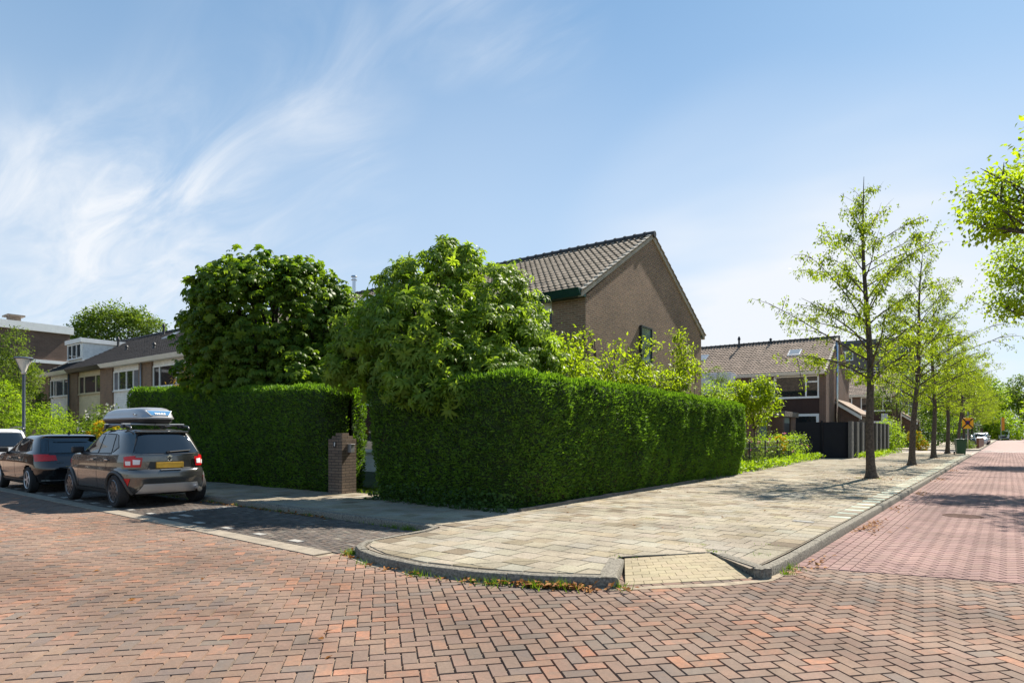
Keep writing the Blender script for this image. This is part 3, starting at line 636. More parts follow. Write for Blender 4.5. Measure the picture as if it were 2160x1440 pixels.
# ------------------------------------------------------------------ hedges
M['dry_twig'] = leaf_mat('dry_conifer_twig', (.07, .045, .022), (.15, .095, .045), .15, .8, (1, 1, 1))
def nz(p, sc, seed=0.0): return noise.noise(Vector((p[0] * sc + seed, p[1] * sc, p[2] * sc)))
def hedge(label, path, sect, hfun, n_spray, seed, group='clipped conifer hedges', lumps=.085):
    """path = centre line, sect = [(offset to the right of travel, height 0..1)] from outer foot over the top to inner foot"""
    pth = smooth_path(path, .16); L_ = [0]
    for i in range(1, len(pth)): L_.append(L_[-1] + math.dist(pth[i], pth[i - 1]))
    rows = []
    for i in range(len(pth)):
        a = pth[max(i - 3, 0)]; c = pth[min(i + 3, len(pth) - 1)]; t = Vector((c[0] - a[0], c[1] - a[1])).normalized()
        e = min(L_[i], L_[-1] - L_[i]); k = min(1, math.sqrt(max(0, 1 - (1 - min(1, e / .3)) ** 2)) * .9 + .1)
        h = hfun(L_[i] / L_[-1]); row = []
        for o, z in sect:
            p = Vector((pth[i][0] + t.y * o * k, pth[i][1] - t.x * o * k, .08 + z * h * (.9 + .1 * k)))
            row.append(p)
        rows.append(row)
    G_ = np.array(rows)
    # refine the section so that no cell is large
    r, c, _ = G_.shape
    def normals(G):
        du = np.gradient(G, axis=0); dv = np.gradient(G, axis=1); return unit(np.cross(du, dv))
    Nn = normals(G_)
    ctr = G_.mean(1, keepdims=True); flip = np.sign((Nn * (G_ - ctr)).sum(-1, keepdims=True)); Nn = Nn * np.where(flip == 0, 1, flip)
    D_ = np.array([[nz(p, 1.3, seed) * lumps + nz(p, 3.7, seed + 5) * lumps * .5 for p in row] for row in G_])
    G_ = G_ + Nn * D_[..., None]
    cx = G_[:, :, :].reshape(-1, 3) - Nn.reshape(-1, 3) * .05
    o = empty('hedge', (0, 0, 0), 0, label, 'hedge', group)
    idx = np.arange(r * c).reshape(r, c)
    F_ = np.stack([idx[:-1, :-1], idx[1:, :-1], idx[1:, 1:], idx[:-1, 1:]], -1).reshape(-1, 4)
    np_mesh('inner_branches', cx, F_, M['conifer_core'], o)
    # sprays
    A_, B_, C_ = G_[:-1, :-1], G_[1:, :-1], G_[:-1, 1:]
    ar = np.linalg.norm(np.cross(B_ - A_, C_ - A_), axis=-1).ravel(); pr = ar / ar.sum()
    pick = rng.choice(len(ar), n_spray, p=pr); iu, iv = pick // (c - 1), pick % (c - 1); u, v = rng.random(n_spray)[:, None], rng.random(n_spray)[:, None]
    P = (G_[iu, iv] * (1 - u) * (1 - v) + G_[iu + 1, iv] * u * (1 - v) + G_[iu, iv + 1] * (1 - u) * v + G_[iu + 1, iv + 1] * u * v)
    N_ = Nn[iu, iv]
    up = np.array([0, 0, 1.])
    top = np.clip(N_[:, 2:3], 0, 1)
    den = np.array([nz(p, 5, seed + 9) * .7 + nz(p, 13, seed + 2) * .6 for p in P])
    P = P + N_ * (rng.random((n_spray, 1)) * .05 - .04 + den[:, None] * .055)
    side = unit(np.cross(N_, up) + 1e-6)
    ang = rng.normal(size=(n_spray, 1)) * .8
    D = N_ * .75 + up * (.35 + .5 * top) + side * ang + rng.normal(size=P.shape) * .35
    Lq = rng.uniform(.035, .095, n_spray) * (1 + .7 * top[:, 0] * rng.random(n_spray))
    big = np.array([nz(p, .9, seed + 31) for p in P]); tn = np.clip(.42 + den * .55 + big * .4 + rng.normal(size=n_spray) * .24, 0, 1)
    leaves('foliage', P, D, N_ + rng.normal(size=P.shape) * .8, Lq, Lq * .34, M['conifer'], o, LEAF, tn)
    # fresh growth: mostly on top and upper edge
    w = ar * (np.clip(Nn[:-1, :-1, 2].ravel(), 0, 1) ** 1.5 + .02); pr = w / w.sum(); n2 = n_spray // 5
    pick = rng.choice(len(ar), n2, p=pr); iu, iv = pick // (c - 1), pick % (c - 1); u, v = rng.random(n2)[:, None], rng.random(n2)[:, None]
    P = (G_[iu, iv] * (1 - u) * (1 - v) + G_[iu + 1, iv] * u * (1 - v) + G_[iu, iv + 1] * (1 - u) * v + G_[iu + 1, iv + 1] * u * v); N_ = Nn[iu, iv]
    D = N_ * .5 + up * .7 + rng.normal(size=P.shape) * .42
    Lq = rng.uniform(.045, .115, n2)
    leaves('fresh_shoots', P, D, N_ + rng.normal(size=P.shape), Lq, Lq * .3, M['conifer_tip'], o)
    # dry brown twigs in patches and towards the foot
    n3 = n_spray // 9; pick = rng.choice(len(ar), n3, p=ar / ar.sum()); iu, iv = pick // (c - 1), pick % (c - 1); u, v = rng.random(n3)[:, None], rng.random(n3)[:, None]
    P = (G_[iu, iv] * (1 - u) * (1 - v) + G_[iu + 1, iv] * u * (1 - v) + G_[iu, iv + 1] * (1 - u) * v + G_[iu + 1, iv + 1] * u * v); N_ = Nn[iu, iv]
    keep = np.array([nz(p, 2.2, seed + 20) + .5 * nz(p, 7, seed) - .25 * (p[2] - .5) + rng.normal() * .12 > .16 for p in P]); P, N_ = P[keep], N_[keep]
    if len(P): P = P - N_ * .01; D = N_ * .6 + rng.normal(size=P.shape) * .8; leaves('dry_twigs', P, D, rng.normal(size=P.shape), rng.uniform(.04, .12, len(P)), .012, M['dry_twig'], o)
    return o
S1 = [(.40, 0), (.48, .1), (.53, .25), (.56, .4), (.58, .55), (.6, .7), (.63, .82), (.63, .92), (.6, .97), (.5, 1.0), (.25, 1.01), (0, 1.02), (-.25, 1.01), (-.45, .99), (-.58, .93), (-.62, .75), (-.62, .45), (-.55, 0)]
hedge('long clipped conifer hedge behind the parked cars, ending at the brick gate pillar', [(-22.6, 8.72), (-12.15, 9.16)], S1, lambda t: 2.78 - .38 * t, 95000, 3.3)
S2 = [(.34, 0), (.42, .1), (.5, .25), (.55, .4), (.59, .55), (.62, .7), (.645, .82), (.65, .92), (.63, .97), (.55, 1.0), (.3, 1.01), (0, 1.015), (-.3, 1.01), (-.5, .99), (-.6, .93), (-.62, .75), (-.62, .45), (-.5, 0)]
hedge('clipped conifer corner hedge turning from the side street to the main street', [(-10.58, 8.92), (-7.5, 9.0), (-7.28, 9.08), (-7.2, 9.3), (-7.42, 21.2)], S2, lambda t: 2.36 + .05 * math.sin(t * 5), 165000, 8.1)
# ------------------------------------------------------------------ leafy plants
tag(leaves('ivy_foliage', IVY[0], IVY[1], np.tile((0, -.5, .8), (len(IVY[0]), 1)) + rng.normal(size=IVY[0].shape) * .4, IVY[2], IVY[2] * .8, M['dark_leaf']), kind='stuff')
def lump_points(lumps, n, lo=.7, hi=1.03):
    """points and outward directions on a set of ellipsoidal lumps, those buried in another lump dropped"""
    cs = np.array([l[0] for l in lumps]); rs = np.array([l[1] if not isinstance(l[1], (int, float)) else (l[1],) * 3 for l in lumps])
    w = (rs[:, 0] * rs[:, 1] + rs[:, 0] * rs[:, 2]); w = w / w.sum(); P = []; D = []; got = 0
    while got < n:
        k = rng.choice(len(lumps), n, p=w); d = sphere_dirs(n); rad = rng.uniform(lo, hi, (n, 1)); p = cs[k] + d * rs[k] * rad
        q = np.linalg.norm((p[:, None] - cs[None]) / rs[None], axis=-1); q[np.arange(n), k] = 9
        ok = q.min(1) > lo * .8
        P.append(p[ok]); D.append(unit(d[ok] / rs[k][ok])); got += ok.sum()
        if got == 0: break
    return np.concatenate(P)[:n], np.concatenate(D)[:n]
def clumps(P, D, per, rad, flat=.7):
    n = len(P); o = rng.normal(size=(n, per, 3)) * rad * .5; o[..., 2] *= flat
    return (P[:, None] + o).reshape(-1, 3), np.repeat(D, per, 0)
def limbs(mb, base, top_r, base_r, lumps, k=8, seed=1):
    """trunk from base and limbs that reach into every lump"""
    rnd = random.Random(seed); base = Vector(base)
    cs = [Vector(l[0]) for l in lumps]; mid = sum(cs, Vector()) / len(cs); fork = base.lerp(Vector((mid.x, mid.y, mid.z)), .45)
    fork.z = max(fork.z, base.z + .3)
    mb.tube([base, base.lerp(fork, .15) + Vector((.02, .01, 0)), base.lerp(fork, .6), fork], [base_r * 1.35, base_r, base_r * .85, base_r * .75], 9)
    for l in lumps:
        c = Vector(l[0]); m = fork.lerp(c, .5) + Vector((rnd.gauss(0, .12), rnd.gauss(0, .12), rnd.uniform(0, .15) * (c - fork).length))
        mb.tube([fork, m, c], [base_r * .5, base_r * .32, base_r * .15], 6)
        r_ = l[1] if isinstance(l[1], (int, float)) else l[1][0]
        for _ in range(k):
            d = Vector((rnd.gauss(0, 1), rnd.gauss(0, 1), rnd.gauss(.2, .8))).normalized(); s = m.lerp(c, rnd.random())
            e = c + d * r_ * .95; mb.tube([s, s.lerp(e, .55) + Vector((0, 0, .06)), e], [base_r * .16, base_r * .1, base_r * .04], 4)
def plant(name, label, cat, lumps, m, n, per, size, rad=.3, group=None, base=None, trunk_r=.05, droop=.25, width=.5, stem='stem', crown='crown', tmpl=LEAF, seed=1, lo=.72, k=5, flower=None):
    lumps = [(Vector(l[0]), l[1]) for l in lumps]
    if base is None:
        c = sum((l[0] for l in lumps), Vector()) / len(lumps); base = (c.x, c.y, .05)
    o = empty(name, base, 0, label, cat, group); B = Vector(base)
    rel = [(l[0] - B, l[1]) for l in lumps]
    mb = MB(); limbs(mb, (0, 0, 0), 0, trunk_r, rel, k, seed); mb.build(stem, M['bark'], o, smooth=True)
    P, D = lump_points(rel, n, lo); P, D = clumps(P, D, per, rad)
    nn = len(P); dv = D * .8 + rng.normal(size=(nn, 3)) * .6; dv[:, 2] -= droop
    Nn = np.tile((0, 0, 1.), (nn, 1)) + D * .5 + rng.normal(size=(nn, 3)) * .45
    L_ = size * rng.uniform(.65, 1.25, nn)
    tn = np.clip(.5 + rng.normal(size=nn) * .25 + np.repeat(rng.normal(size=n) * .15, per)[:nn], 0, 1)
    leaves(crown, P, dv, Nn, L_, L_ * width, m, o, tmpl, tn)
    if flower:
        fm, fn, fs = flower; P, D = lump_points(rel, fn, .95, 1.08); P = np.repeat(P, 5, 0) + rng.normal(size=(fn * 5, 3)) * fs * .15
        dv = rng.normal(size=P.shape) + np.repeat(D, 5, 0) * .3
        leaves('blossom', P, dv, rng.normal(size=P.shape), fs, fs * .8, fm, o)
    return o
# horse chestnut: large drooping palmate leaves
def palmate(name, P, D, size, m, parent, k=6):
    n = len(P); ax = D * .55 + rng.normal(size=(n, 3)) * .45; ax[:, 2] -= .35; ax = unit(ax)           # stalk direction
    Nn = np.tile((0, 0, 1.), (n, 1)) + D * .7 + rng.normal(size=(n, 3)) * .3; Nn = unit(Nn - ax * (Nn * ax).sum(1, keepdims=True)); sd_ = np.cross(ax, Nn)
    an = np.linspace(-1.75, 1.75, k); sz = size * rng.uniform(.65, 1.2, n); Pq, Dq, Nq, Lq = [], [], [], []
    for a in an:
        d = ax * math.cos(a) + sd_ * math.sin(a) - Nn * .22; d[:, 2] -= .22
        Pq.append(P); Dq.append(d); Nq.append(Nn + d * .1); Lq.append(sz * (1 - .25 * (abs(a) / 1.75) ** 2))
    Lq = np.concatenate(Lq); tn = np.tile(np.clip(.5 + rng.normal(size=n) * .28, 0, 1), k)
    return leaves(name, np.concatenate(Pq), np.concatenate(Dq), np.concatenate(Nq), Lq, Lq * .46, m, parent, ARCH, tn)
def horse_chestnut():
    d0 = 18.9; lum = [(565, 690, d0, 2.05), (498, 645, d0, 1.25), (640, 640, d0, 1.2), (575, 618, d0, .82), (520, 595, d0 - .3, .5), (625, 590, d0, .5), (590, 585, d0, .35), (535, 590, d0, .3), (650, 590, d0, .3), (715, 655, d0, .45), (445, 690, d0, .45), (452, 710, d0, .95), (690, 680, d0, .95), (715, 640, d0 + .3, .5), (480, 610, d0, .6), (560, 765, d0, 1.75), (440, 780, d0 - .2, .75), (680, 750, d0 - .2, .95), (470, 795, 17.7, .65), (555, 795, 17.5, .75), (640, 785, 17.4, .65), (425, 800, 18.4, .35)]
    lumps = [(at(a, b_, d), r_) for a, b_, d, r_ in lum]; c = at(565, 800, d0); B = Vector((c.x, c.y, .05))
    o = empty('horse_chestnut_tree', B, 0, 'dense round dark green tree with large palmate leaves behind the hedge near the car', 'tree')
    rel = [(l - B, r_) for l, r_ in lumps]; mb = MB(); limbs(mb, (0, 0, 0), 0, .16, rel, 5, 4); mb.build('trunk', M['bark_dark'], o, smooth=True)
    P, D = lump_points(rel, 1250, .88, 1.05); P, D = clumps(P, D, 4, .28); P2, D2 = lump_points(rel, 2600, .5, .85)
    P3, D3 = lump_points(rel, 260, 1.0, 1.14); P, D = np.concatenate([P, P3]), np.concatenate([D, D3])
    palmate('crown', np.concatenate([P, P2]), np.concatenate([D, D2]), .19, M['horse'], o, 6)
horse_chestnut()
# sweet chestnut: whorls of long arching leaves
def whorls(name, P, D, size, m, parent, k=11, width=.26):
    n = len(P); ax = D * .8 + rng.normal(size=(n, 3)) * .35; ax[:, 2] += .45; ax = unit(ax)
    e1 = unit(np.cross(ax, rng.normal(size=(n, 3)))); e2 = np.cross(ax, e1); sz = size * rng.uniform(.7, 1.2, n); Pq, Dq, Nq, Lq = [], [], [], []
    for i in range(k):
        a = 2 * math.pi * i / k + rng.normal(size=(n, 1)) * .25; out = e1 * np.cos(a) + e2 * np.sin(a)
        d = out * .9 + ax * rng.uniform(-.1, .45, (n, 1)); d[:, 2] -= .42
        Pq.append(P - ax * rng.random((n, 1)) * .09); Dq.append(d); Nq.append(ax); Lq.append(sz * rng.uniform(.75, 1.15, n))
    Lq = np.concatenate(Lq); tn = np.tile(np.clip(.5 + rng.normal(size=n) * .25, 0, 1), k)
    return leaves(name, np.concatenate(Pq), np.concatenate(Dq), np.concatenate(Nq), Lq, Lq * width, m, parent, ARCH, tn)
def sweet_chestnut():
    lum = [(950, 560, 14.6, .55), (945, 525, 14.7, .28), (985, 545, 14.5, .3), (905, 640, 14.6, 1.1), (1030, 640, 14.4, .95), (835, 600, 14.8, .48), (860, 575, 14.8, .3), (1085, 660, 14.1, .6), (785, 730, 13.8, .85), (900, 745, 13.6, 1.35), (1045, 755, 13.4, 1.1), (1120, 740, 13.6, .5), (740, 760, 13.9, .5), (960, 800, 12.4, .7), (1055, 800, 12.2, .62), (880, 790, 12.8, .6), (820, 790, 13.3, .55), (1010, 825, 11.7, .35), (1090, 815, 11.9, .38), (970, 830, 11.6, .3), (1115, 690, 14.0, .5), (1140, 775, 13.6, .5), (745, 735, 14, .45), (1085, 610, 14.3, .38), (800, 660, 14.4, .4), (1150, 730, 13.9, .3), (720, 780, 13.6, .4), (900, 825, 11.8, .3), (850, 815, 12.2, .35)]
    lumps = [(at(a, b_, d), r_) for a, b_, d, r_ in lum]; c = at(935, 800, 14.0); B = Vector((c.x, c.y, .05))
    o = empty('sweet_chestnut_tree', B, 0, 'light green tree with long narrow leaves overhanging the corner hedge', 'tree')
    rel = [(l - B, r_) for l, r_ in lumps]; mb = MB(); limbs(mb, (0, 0, 0), 0, .13, rel, 6, 9); mb.build('trunk', M['bark_dark'], o, smooth=True)
    P, D = lump_points(rel, 2500, .84, 1.1); P2, D2 = lump_points(rel, 1100, .4, .8)
    P3, D3 = lump_points(rel, 420, 1.05, 1.32); P, D = np.concatenate([P, P3]), np.concatenate([D, D3])
    whorls('crown', np.concatenate([P, P2]), np.concatenate([D, D2]), .185, M['sweet'], o)
sweet_chestnut()
plant('garden_shrub', 'loose yellow green shrub between the corner hedge and the brick gable', 'shrub', [(at(1185, 785, 14.4), .5), (at(1225, 770, 15.2), .38), (at(1222, 722, 15.6), .17), (at(1245, 705, 15.7), .11), (at(1290, 785, 16), .45), (at(1300, 735, 16.3), .16), (at(1350, 790, 16.9), .42), (at(1368, 728, 17), .15), (at(1240, 805, 15.2), .45), (at(1330, 812, 16.6), .45), (at(1395, 805, 17.8), .38), (at(1172, 730, 14.6), .3), (at(1330, 745, 16.8), .15)], M['magnolia'], 560, 9, .115, .30, trunk_r=.045, lo=.5, k=9, width=.45, seed=5)
plant('garden_shrub', 'slim yellow green shrub in front of the far end of the brick gable', 'shrub', [(at(1446, 775, 19.4), .3), (at(1428, 710, 19.4), .15), (at(1438, 742, 19.4), .2), (at(1468, 778, 19.6), .2), (at(1425, 810, 19), .36)], M['magnolia'], 210, 9, .115, .26, trunk_r=.03, lo=.5, k=7, width=.45, seed=6)
# ------------------------------------------------------------------ street trees
def street_tree(seed, H=9.3):
    rnd = random.Random(seed); mb = MB(); P = []; D = []
    lean = Vector((rnd.gauss(0, .2), rnd.gauss(0, .2), 0))
    def tp(z): return Vector((0, 0, z)) + lean * (z / H) + Vector((.06 * math.sin(z * .9 + seed), .05 * math.sin(z * .7 + seed * 2), 0)) * min(1, z / 2)
    zs = [0, .06, .18, .45, .9, 1.5, 2.2, 2.9, 3.6, 4.5, 5.5, 6.6, 7.6, 8.5, H]
    def tr(z): return .125 * (1 - z / H) ** .85 + .006 + .085 * math.exp(-z * 7) + .01 * math.exp(-((z - 2.55) / .15) ** 2)
    mb.tube([tp(z) for z in zs], [tr(z) for z in zs], 12)
    nb = 46; ga = rnd.random() * 6
    for i in range(nb):
        f = i / (nb - 1); z0 = 2.75 + (H - .5 - 2.75) * f ** 1.1 + rnd.uniform(-.1, .1); az = ga + i * 2.4 + rnd.gauss(0, .3)
        Lb = (3.0 * (1 - f) ** .7 + .45) * rnd.uniform(.7, 1.15) * (1 if f > .06 else .7); el = R(rnd.uniform(22, 42) + 22 * f)
        p = tp(z0); path = [p]; d = Vector((math.cos(az) * math.cos(el), math.sin(az) * math.cos(el), math.sin(el))); n = 7
        for s in range(n):
            d = (d + Vector((rnd.gauss(0, .07), rnd.gauss(0, .07), -.035 - .05 * (1 - f) * (s / n) + rnd.gauss(0, .05)))).normalized(); p = p + d * Lb / n; path.append(p)
        r0 = max(.009, min(.034, tr(z0) * .36)); mb.tube(path, [r0 * (1 - .85 * s / n) for s in range(n + 1)], 5)
        bare = f > .72 and rnd.random() < .55
        for t in range(rnd.randint(4, 8) if f < .8 else 2):
            s = rnd.uniform(.25, .97); a = path[int(s * n)].lerp(path[min(n, int(s * n) + 1)], (s * n) % 1)
            dd = (d + Vector((rnd.gauss(0, .9), rnd.gauss(0, .9), rnd.gauss(.05, .45)))).normalized(); l2 = Lb * rnd.uniform(.15, .36)
            e = a + dd * l2; mid = a.lerp(e, .5) + Vector((0, 0, .04)); mb.tube([a, mid, e + Vector((0, 0, -.05))], [r0 * .4, r0 * .25, .003], 4)
            for _ in range(int(rnd.uniform(7, 15) * (.22 if bare else 1))): q = a.lerp(e, rnd.random() ** .7); P.append(q + Vector((rnd.gauss(0, .06), rnd.gauss(0, .06), rnd.gauss(-.05, .06)))); D.append(dd)
        for _ in range(int(Lb * 9 * (.2 if bare else 1))):
            s = rnd.uniform(.3, 1.0); q = path[min(n, int(s * n))]; P.append(q + Vector((rnd.gauss(0, .1), rnd.gauss(0, .1), rnd.gauss(-.06, .07)))); D.append(d)
    return mb, np.array(P), np.array(D)
TREE_X = -3.26; tmesh = []
tgroup = 'slender street trees along the pavement'
tlab = ['first slender street tree of the row from the crossing, tallest in view', 'second slender street tree of the row from the crossing, just past the black fence', 'third slender street tree of the row from the crossing, beside the golden bush', 'fourth slender street tree of the row from the crossing, next to the green bin']
def make_street_tree(seed, loc, label):
    o = empty('street_tree', loc, 0, label, 'tree', tgroup); mb, P, D = street_tree(seed); mb.build('trunk', M['bark'], o, smooth=True)
    n = len(P); reps = 3; P = np.repeat(P, reps, 0) + rng.normal(size=(n * reps, 3)) * .05; D = np.repeat(D, reps, 0); n = len(P)
    dv = D * .35 + rng.normal(size=(n, 3)) * .45; dv[:, 2] -= .75; Nn = D + rng.normal(size=(n, 3)) * .7; L_ = rng.uniform(.075, .13, n)
    leaves('crown', P, dv, Nn, L_, L_ * .42, M['street'], o); return o
t0 = [make_street_tree(s, (TREE_X, 21.8 + 10.3 * i, .1), tlab[i]) for i, s in enumerate((11, 23, 37))]
def place_tree(i, loc, rz, sc, label):
    c = copy_tree(t0[i]); c.location = loc; c.rotation_euler.z = rz; c.scale = (sc, sc, sc); c['label'] = label; return c
place_tree(0, (TREE_X, 52.7, .1), 2.2, 1.0, tlab[3])
ords = ['first', 'second', 'third', 'fourth', 'fifth', 'sixth', 'seventh', 'eighth', 'ninth', 'tenth']
for i in range(9):
    place_tree((i + 1) % 3, (-3.5 - .05 * i, 70 + 10.3 * i, .1), 1.1 + 1.7 * i, 1.05 + .05 * (i % 3), '%s slender street tree beyond the amber sign, counted from the sign' % ords[i])
# big trees whose branches hang in from the right of the street
def big_tree(name, label, base, lumps, m, n, per, size, rad, tr, seed, group=None):
    lum = [(Vector(c), r_) for c, r_ in lumps]
    return plant(name, label, 'tree', lum, m, n, per, size, rad, group, base, tr, .3, .6, 'trunk', 'crown', LEAF, seed, .62, 6)
big_tree('maple_tree', 'leafy maple whose branches hang in highest at the upper right', (5.4, 24, .1),
    [(at(2110, 420, 20.0), (1.2, 1.2, .75)), (at(2080, 470, 19.6), (.85, .85, .42)), (at(2072, 400, 20.3), (.8, .8, .4)), (at(2150, 460, 19.8), (.9, .9, .55)), (at(2165, 400, 20.5), (1.2, 1.2, .85)), ((2.2, 23.5, 10), 1.9), ((5.4, 24, 11), 2.6), ((6.5, 26, 9), 2.3), ((4.4, 27, 9.5), 2.0), ((6.8, 22, 9), 2.2), ((3.2, 21, 8.6), 1.4)], M['maple'], 2000, 11, .165, .45, .22, 3, 'maples right of the street')
big_tree('maple_tree', 'leafy yellow green maple whose branches hang below those of the other maple', (5.6, 43, .1),
    [(at(2135, 560, 33), (1.2, 1.2, .9)), (at(2145, 610, 33), (1.5, 1.5, .8)), (at(2120, 650, 32.5), (1.0, 1.0, .45)), (at(2170, 540, 33.5), 1.5), (at(2165, 650, 33), (1.0, 1.0, .5)), ((3, 43, 10.5), 2.3), ((5.6, 44, 11.5), 2.8), ((6.8, 46, 9.5), 2.4), ((6, 40, 9.5), 2.3)], M['maple'], 2300, 9, .18, .6, .24, 5, 'maples right of the street')
# trees that close the far end of the street
def far_tree(label, x, y, h, r_, m, seed, name='park_tree'):
    rnd = random.Random(seed); lum = []
    for i in range(11):
        a = rnd.random() * 6.28; q = rnd.uniform(.2, .75) * r_; z = h * rnd.uniform(.14, .88); k = 1 - abs(z / h - .5) * .8; lum.append(((x + q * math.cos(a) * k * 1.3, y + q * math.sin(a) * k * 1.3, z), r_ * rnd.uniform(.32, .5)))
    lum.append(((x, y, h * .85), r_ * .38))
    return big_tree(name, label, (x, y, .05), lum, m, 1500, 7, .55, .9, .3, seed, 'park trees closing the street')
fl = ['broad mid green tree right at the end of the street', 'tall yellow green tree just behind the orange banner', 'dark green tree behind the last slender street trees', 'bushy light green tree past the orange parked car', 'round yellow green tree behind the white truck', 'large dark tree towering behind the light green one at the street end', 'wide green tree between the maples and the parked orange car', 'tall tree behind the row of far street trees']
for i, (x, y, h, r_, mm) in enumerate([(2, 225, 17, 9, 'dull'), (-4, 190, 15, 7, 'lime'), (-13, 200, 17, 8, 'dark_leaf'), (9, 150, 13, 6, 'lime'), (-1, 245, 15, 7, 'lime'), (10, 230, 20, 9, 'dark_leaf'), (9, 105, 14, 6, 'dull'), (-11, 150, 13, 6, 'dull')]):
    far_tree(fl[i], x, y, h, r_, M[mm], 40 + i)
# ------------------------------------------------------------------ gardens on the left
big_tree('broad_tree', 'large round tree rising behind the dark roofed terrace', at(240, 905, 78), [(at(240, 710, 78), 4.2), (at(200, 715, 78), 3.0), (at(285, 705, 78), 3.2), (at(230, 680, 78), 1.9), (at(320, 715, 79), 2.6), (at(190, 690, 78), 1.6), (at(275, 690, 78), 1.6)], M['dull'], 1900, 9, .34, .6, .35, 61)
plant('pear_tree', 'upright golden green tree in front of the flat block', 'tree', [(at(28, 735, 37), .75), (at(20, 790, 37), 1.3), (at(50, 800, 37), 1.0), (at(30, 850, 36.5), 1.5), (at(55, 855, 36.5), .9), (at(35, 705, 37), .4), (at(-10, 800, 37), 1.3)], M['dull'], 1300, 10, .14, .34, trunk_r=.08, stem='trunk', seed=3)
plant('garden_bush', 'bright lime green bush behind the lamp post, below the golden green tree', 'bush', [(at(5, 840, 30), .8), (at(-15, 830, 30), .9), (at(20, 855, 29.5), .55), (at(-5, 870, 29.5), .9)], M['lime'], 260, 9, .13, .3, seed=4)
plant('garden_bush', 'wide rounded green bush between the lamp post and the terrace', 'bush', [(at(45, 890, 29), .62), (at(75, 878, 29), .62), (at(108, 880, 29), .62), (at(130, 895, 28.5), .5), (at(85, 905, 28), .75), (at(30, 905, 28), .5)], M['lime'], 360, 10, .11, .26, seed=5)
plant('low_hedge', 'low loose yellow green hedge behind the black hatchback', 'hedge', [(at(100 + 18 * i, 912 - (i % 3) * 4, 25.5 - .15 * i), (.42, .42, .32)) for i in range(8)], M['lime'], 260, 9, .08, .2, seed=6, trunk_r=.02)
plant('rose_bush', 'tall bush dotted with white flowers behind the roof box', 'bush', [(at(205, 885, 25), .5), (at(228, 875, 25), .42), (at(190, 905, 24.5), .5), (at(240, 895, 24.8), .5), (at(215, 905, 24.5), .6)], M['dull'], 260, 9, .09, .25, seed=7, trunk_r=.03, flower=(M['petal_white'], 60, .07))
plant('flower_bush', 'golden yellow flowering bush beside the roof box', 'bush', [(at(215, 904, 22.5), .26), (at(235, 899, 22.5), .22), (at(205, 918, 22.3), .3), (at(228, 915, 22.3), .3)], M['lime'], 120, 8, .08, .16, seed=8, trunk_r=.02, flower=(M['gold'], 150, .08))
plant('garden_bush', 'small reddish bush at the top of the long hedge below the round tree', 'bush', [(at(392, 795, 21.5), .35), (at(375, 815, 21.5), .3), (at(410, 815, 21.5), .35)], leaf_mat('bronze_leaf', (.12, .07, .02), (.22, .14, .04), .45, .5), 90, 8, .09, .2, seed=9, trunk_r=.02)
# lawn behind the gate
sheet('garden_lawn', [(-30, 9.7), (-8.5, 10.3), (-8.7, 14.8), (-60, 13.2), (-60, 9.7)], .09, M['ground'])
sheet('garden_ground', [(-9.1, 23.8), (-7.9, 21.4), (-8.75, 38.2), (-20, 37.4), (-20, 23.8)], .085, M['soil'])
n = 2600; P = np.stack([rng.uniform(-12.2, -10.6, n), rng.uniform(9.0, 14, n), np.full(n, .09)], -1); D = rng.normal(size=(n, 3)) * .4; D[:, 2] = 1
tag(leaves('lawn_grass', P, D, rng.normal(size=(n, 3)), rng.uniform(.05, .14, n), .012, M['grass'], tmpl=BLADE), kind='stuff')
# ------------------------------------------------------------------ gardens on the right
plant('round_leaf_tree', 'small round leaved yellow green tree just past the end of the corner hedge', 'tree', [(at(1590, 838, 26.5), .55), (at(1550, 832, 27), .5), (at(1615, 812, 26.5), .36), (at(1625, 850, 26), .32), (at(1600, 875, 26.5), .45), (at(1565, 860, 27), .5)], M['magnolia'], 430, 9, .13, .26, base=at(1592, 962, 26.8), trunk_r=.05, stem='trunk', seed=12, k=6, width=.7)
plant('topiary_bush', 'dark rounded bush beside the brick gable in the back garden', 'bush', [(at(1512, 790, 29), .42), (at(1505, 815, 29), .5), (at(1525, 820, 29), .5)], M['dull'], 190, 9, .08, .16, seed=13)
plant('garden_bush', 'pale feathery bush between the corner hedge and the far terrace', 'bush', [(at(1498, 830, 25), .45), (at(1525, 838, 25.5), .45), (at(1485, 850, 24.6), .5)], M['lime'], 160, 9, .1, .26, seed=14)
plant('rose_hedge', 'rose bushes with pink and white flowers behind the iron railings', 'bush', [((-8.25 - .06 * i, 23.2 + 1.25 * i,   .72 + .12 * math.sin(i * 2.1)), (.52, .8, .68)) for i in range(11)], M['lime'], 900, 9, .1, .26, seed=15, trunk_r=.03, lo=.6, flower=(M['petal_pink'], 50, .09))
plant('flower_bush', 'small yellow flowering bush between the rose bushes', 'bush', [((-8.35, 30.6, 1.0), .33), ((-8.3, 30.2, .8), .3)], M['lime'], 70, 8, .09, .15, seed=16, trunk_r=.02, flower=(M['gold'], 70, .1))
n = 340; P = np.stack([rng.uniform(-.48, .42, n), rng.uniform(0, 1, n), rng.uniform(.02, .25, n)], -1); yy = 21.3 + P[:, 1] * 15.5
P = np.stack([-7.42 - (yy - 21) * .055 + P[:, 0] * .9, yy, .1 + P[:, 2]], -1); P, D = clumps(P, np.tile((0, 0, .6), (n, 1)), 14, .2, .6); n = len(P)
dv = D + rng.normal(size=(n, 3)) * .7; L_ = rng.uniform(.07, .15, n)
tag(leaves('ground_foliage', P, dv, np.tile((0, 0, 1.), (n, 1)) + rng.normal(size=(n, 3)) * .5, L_, L_ * .5, M['lime']), kind='stuff')
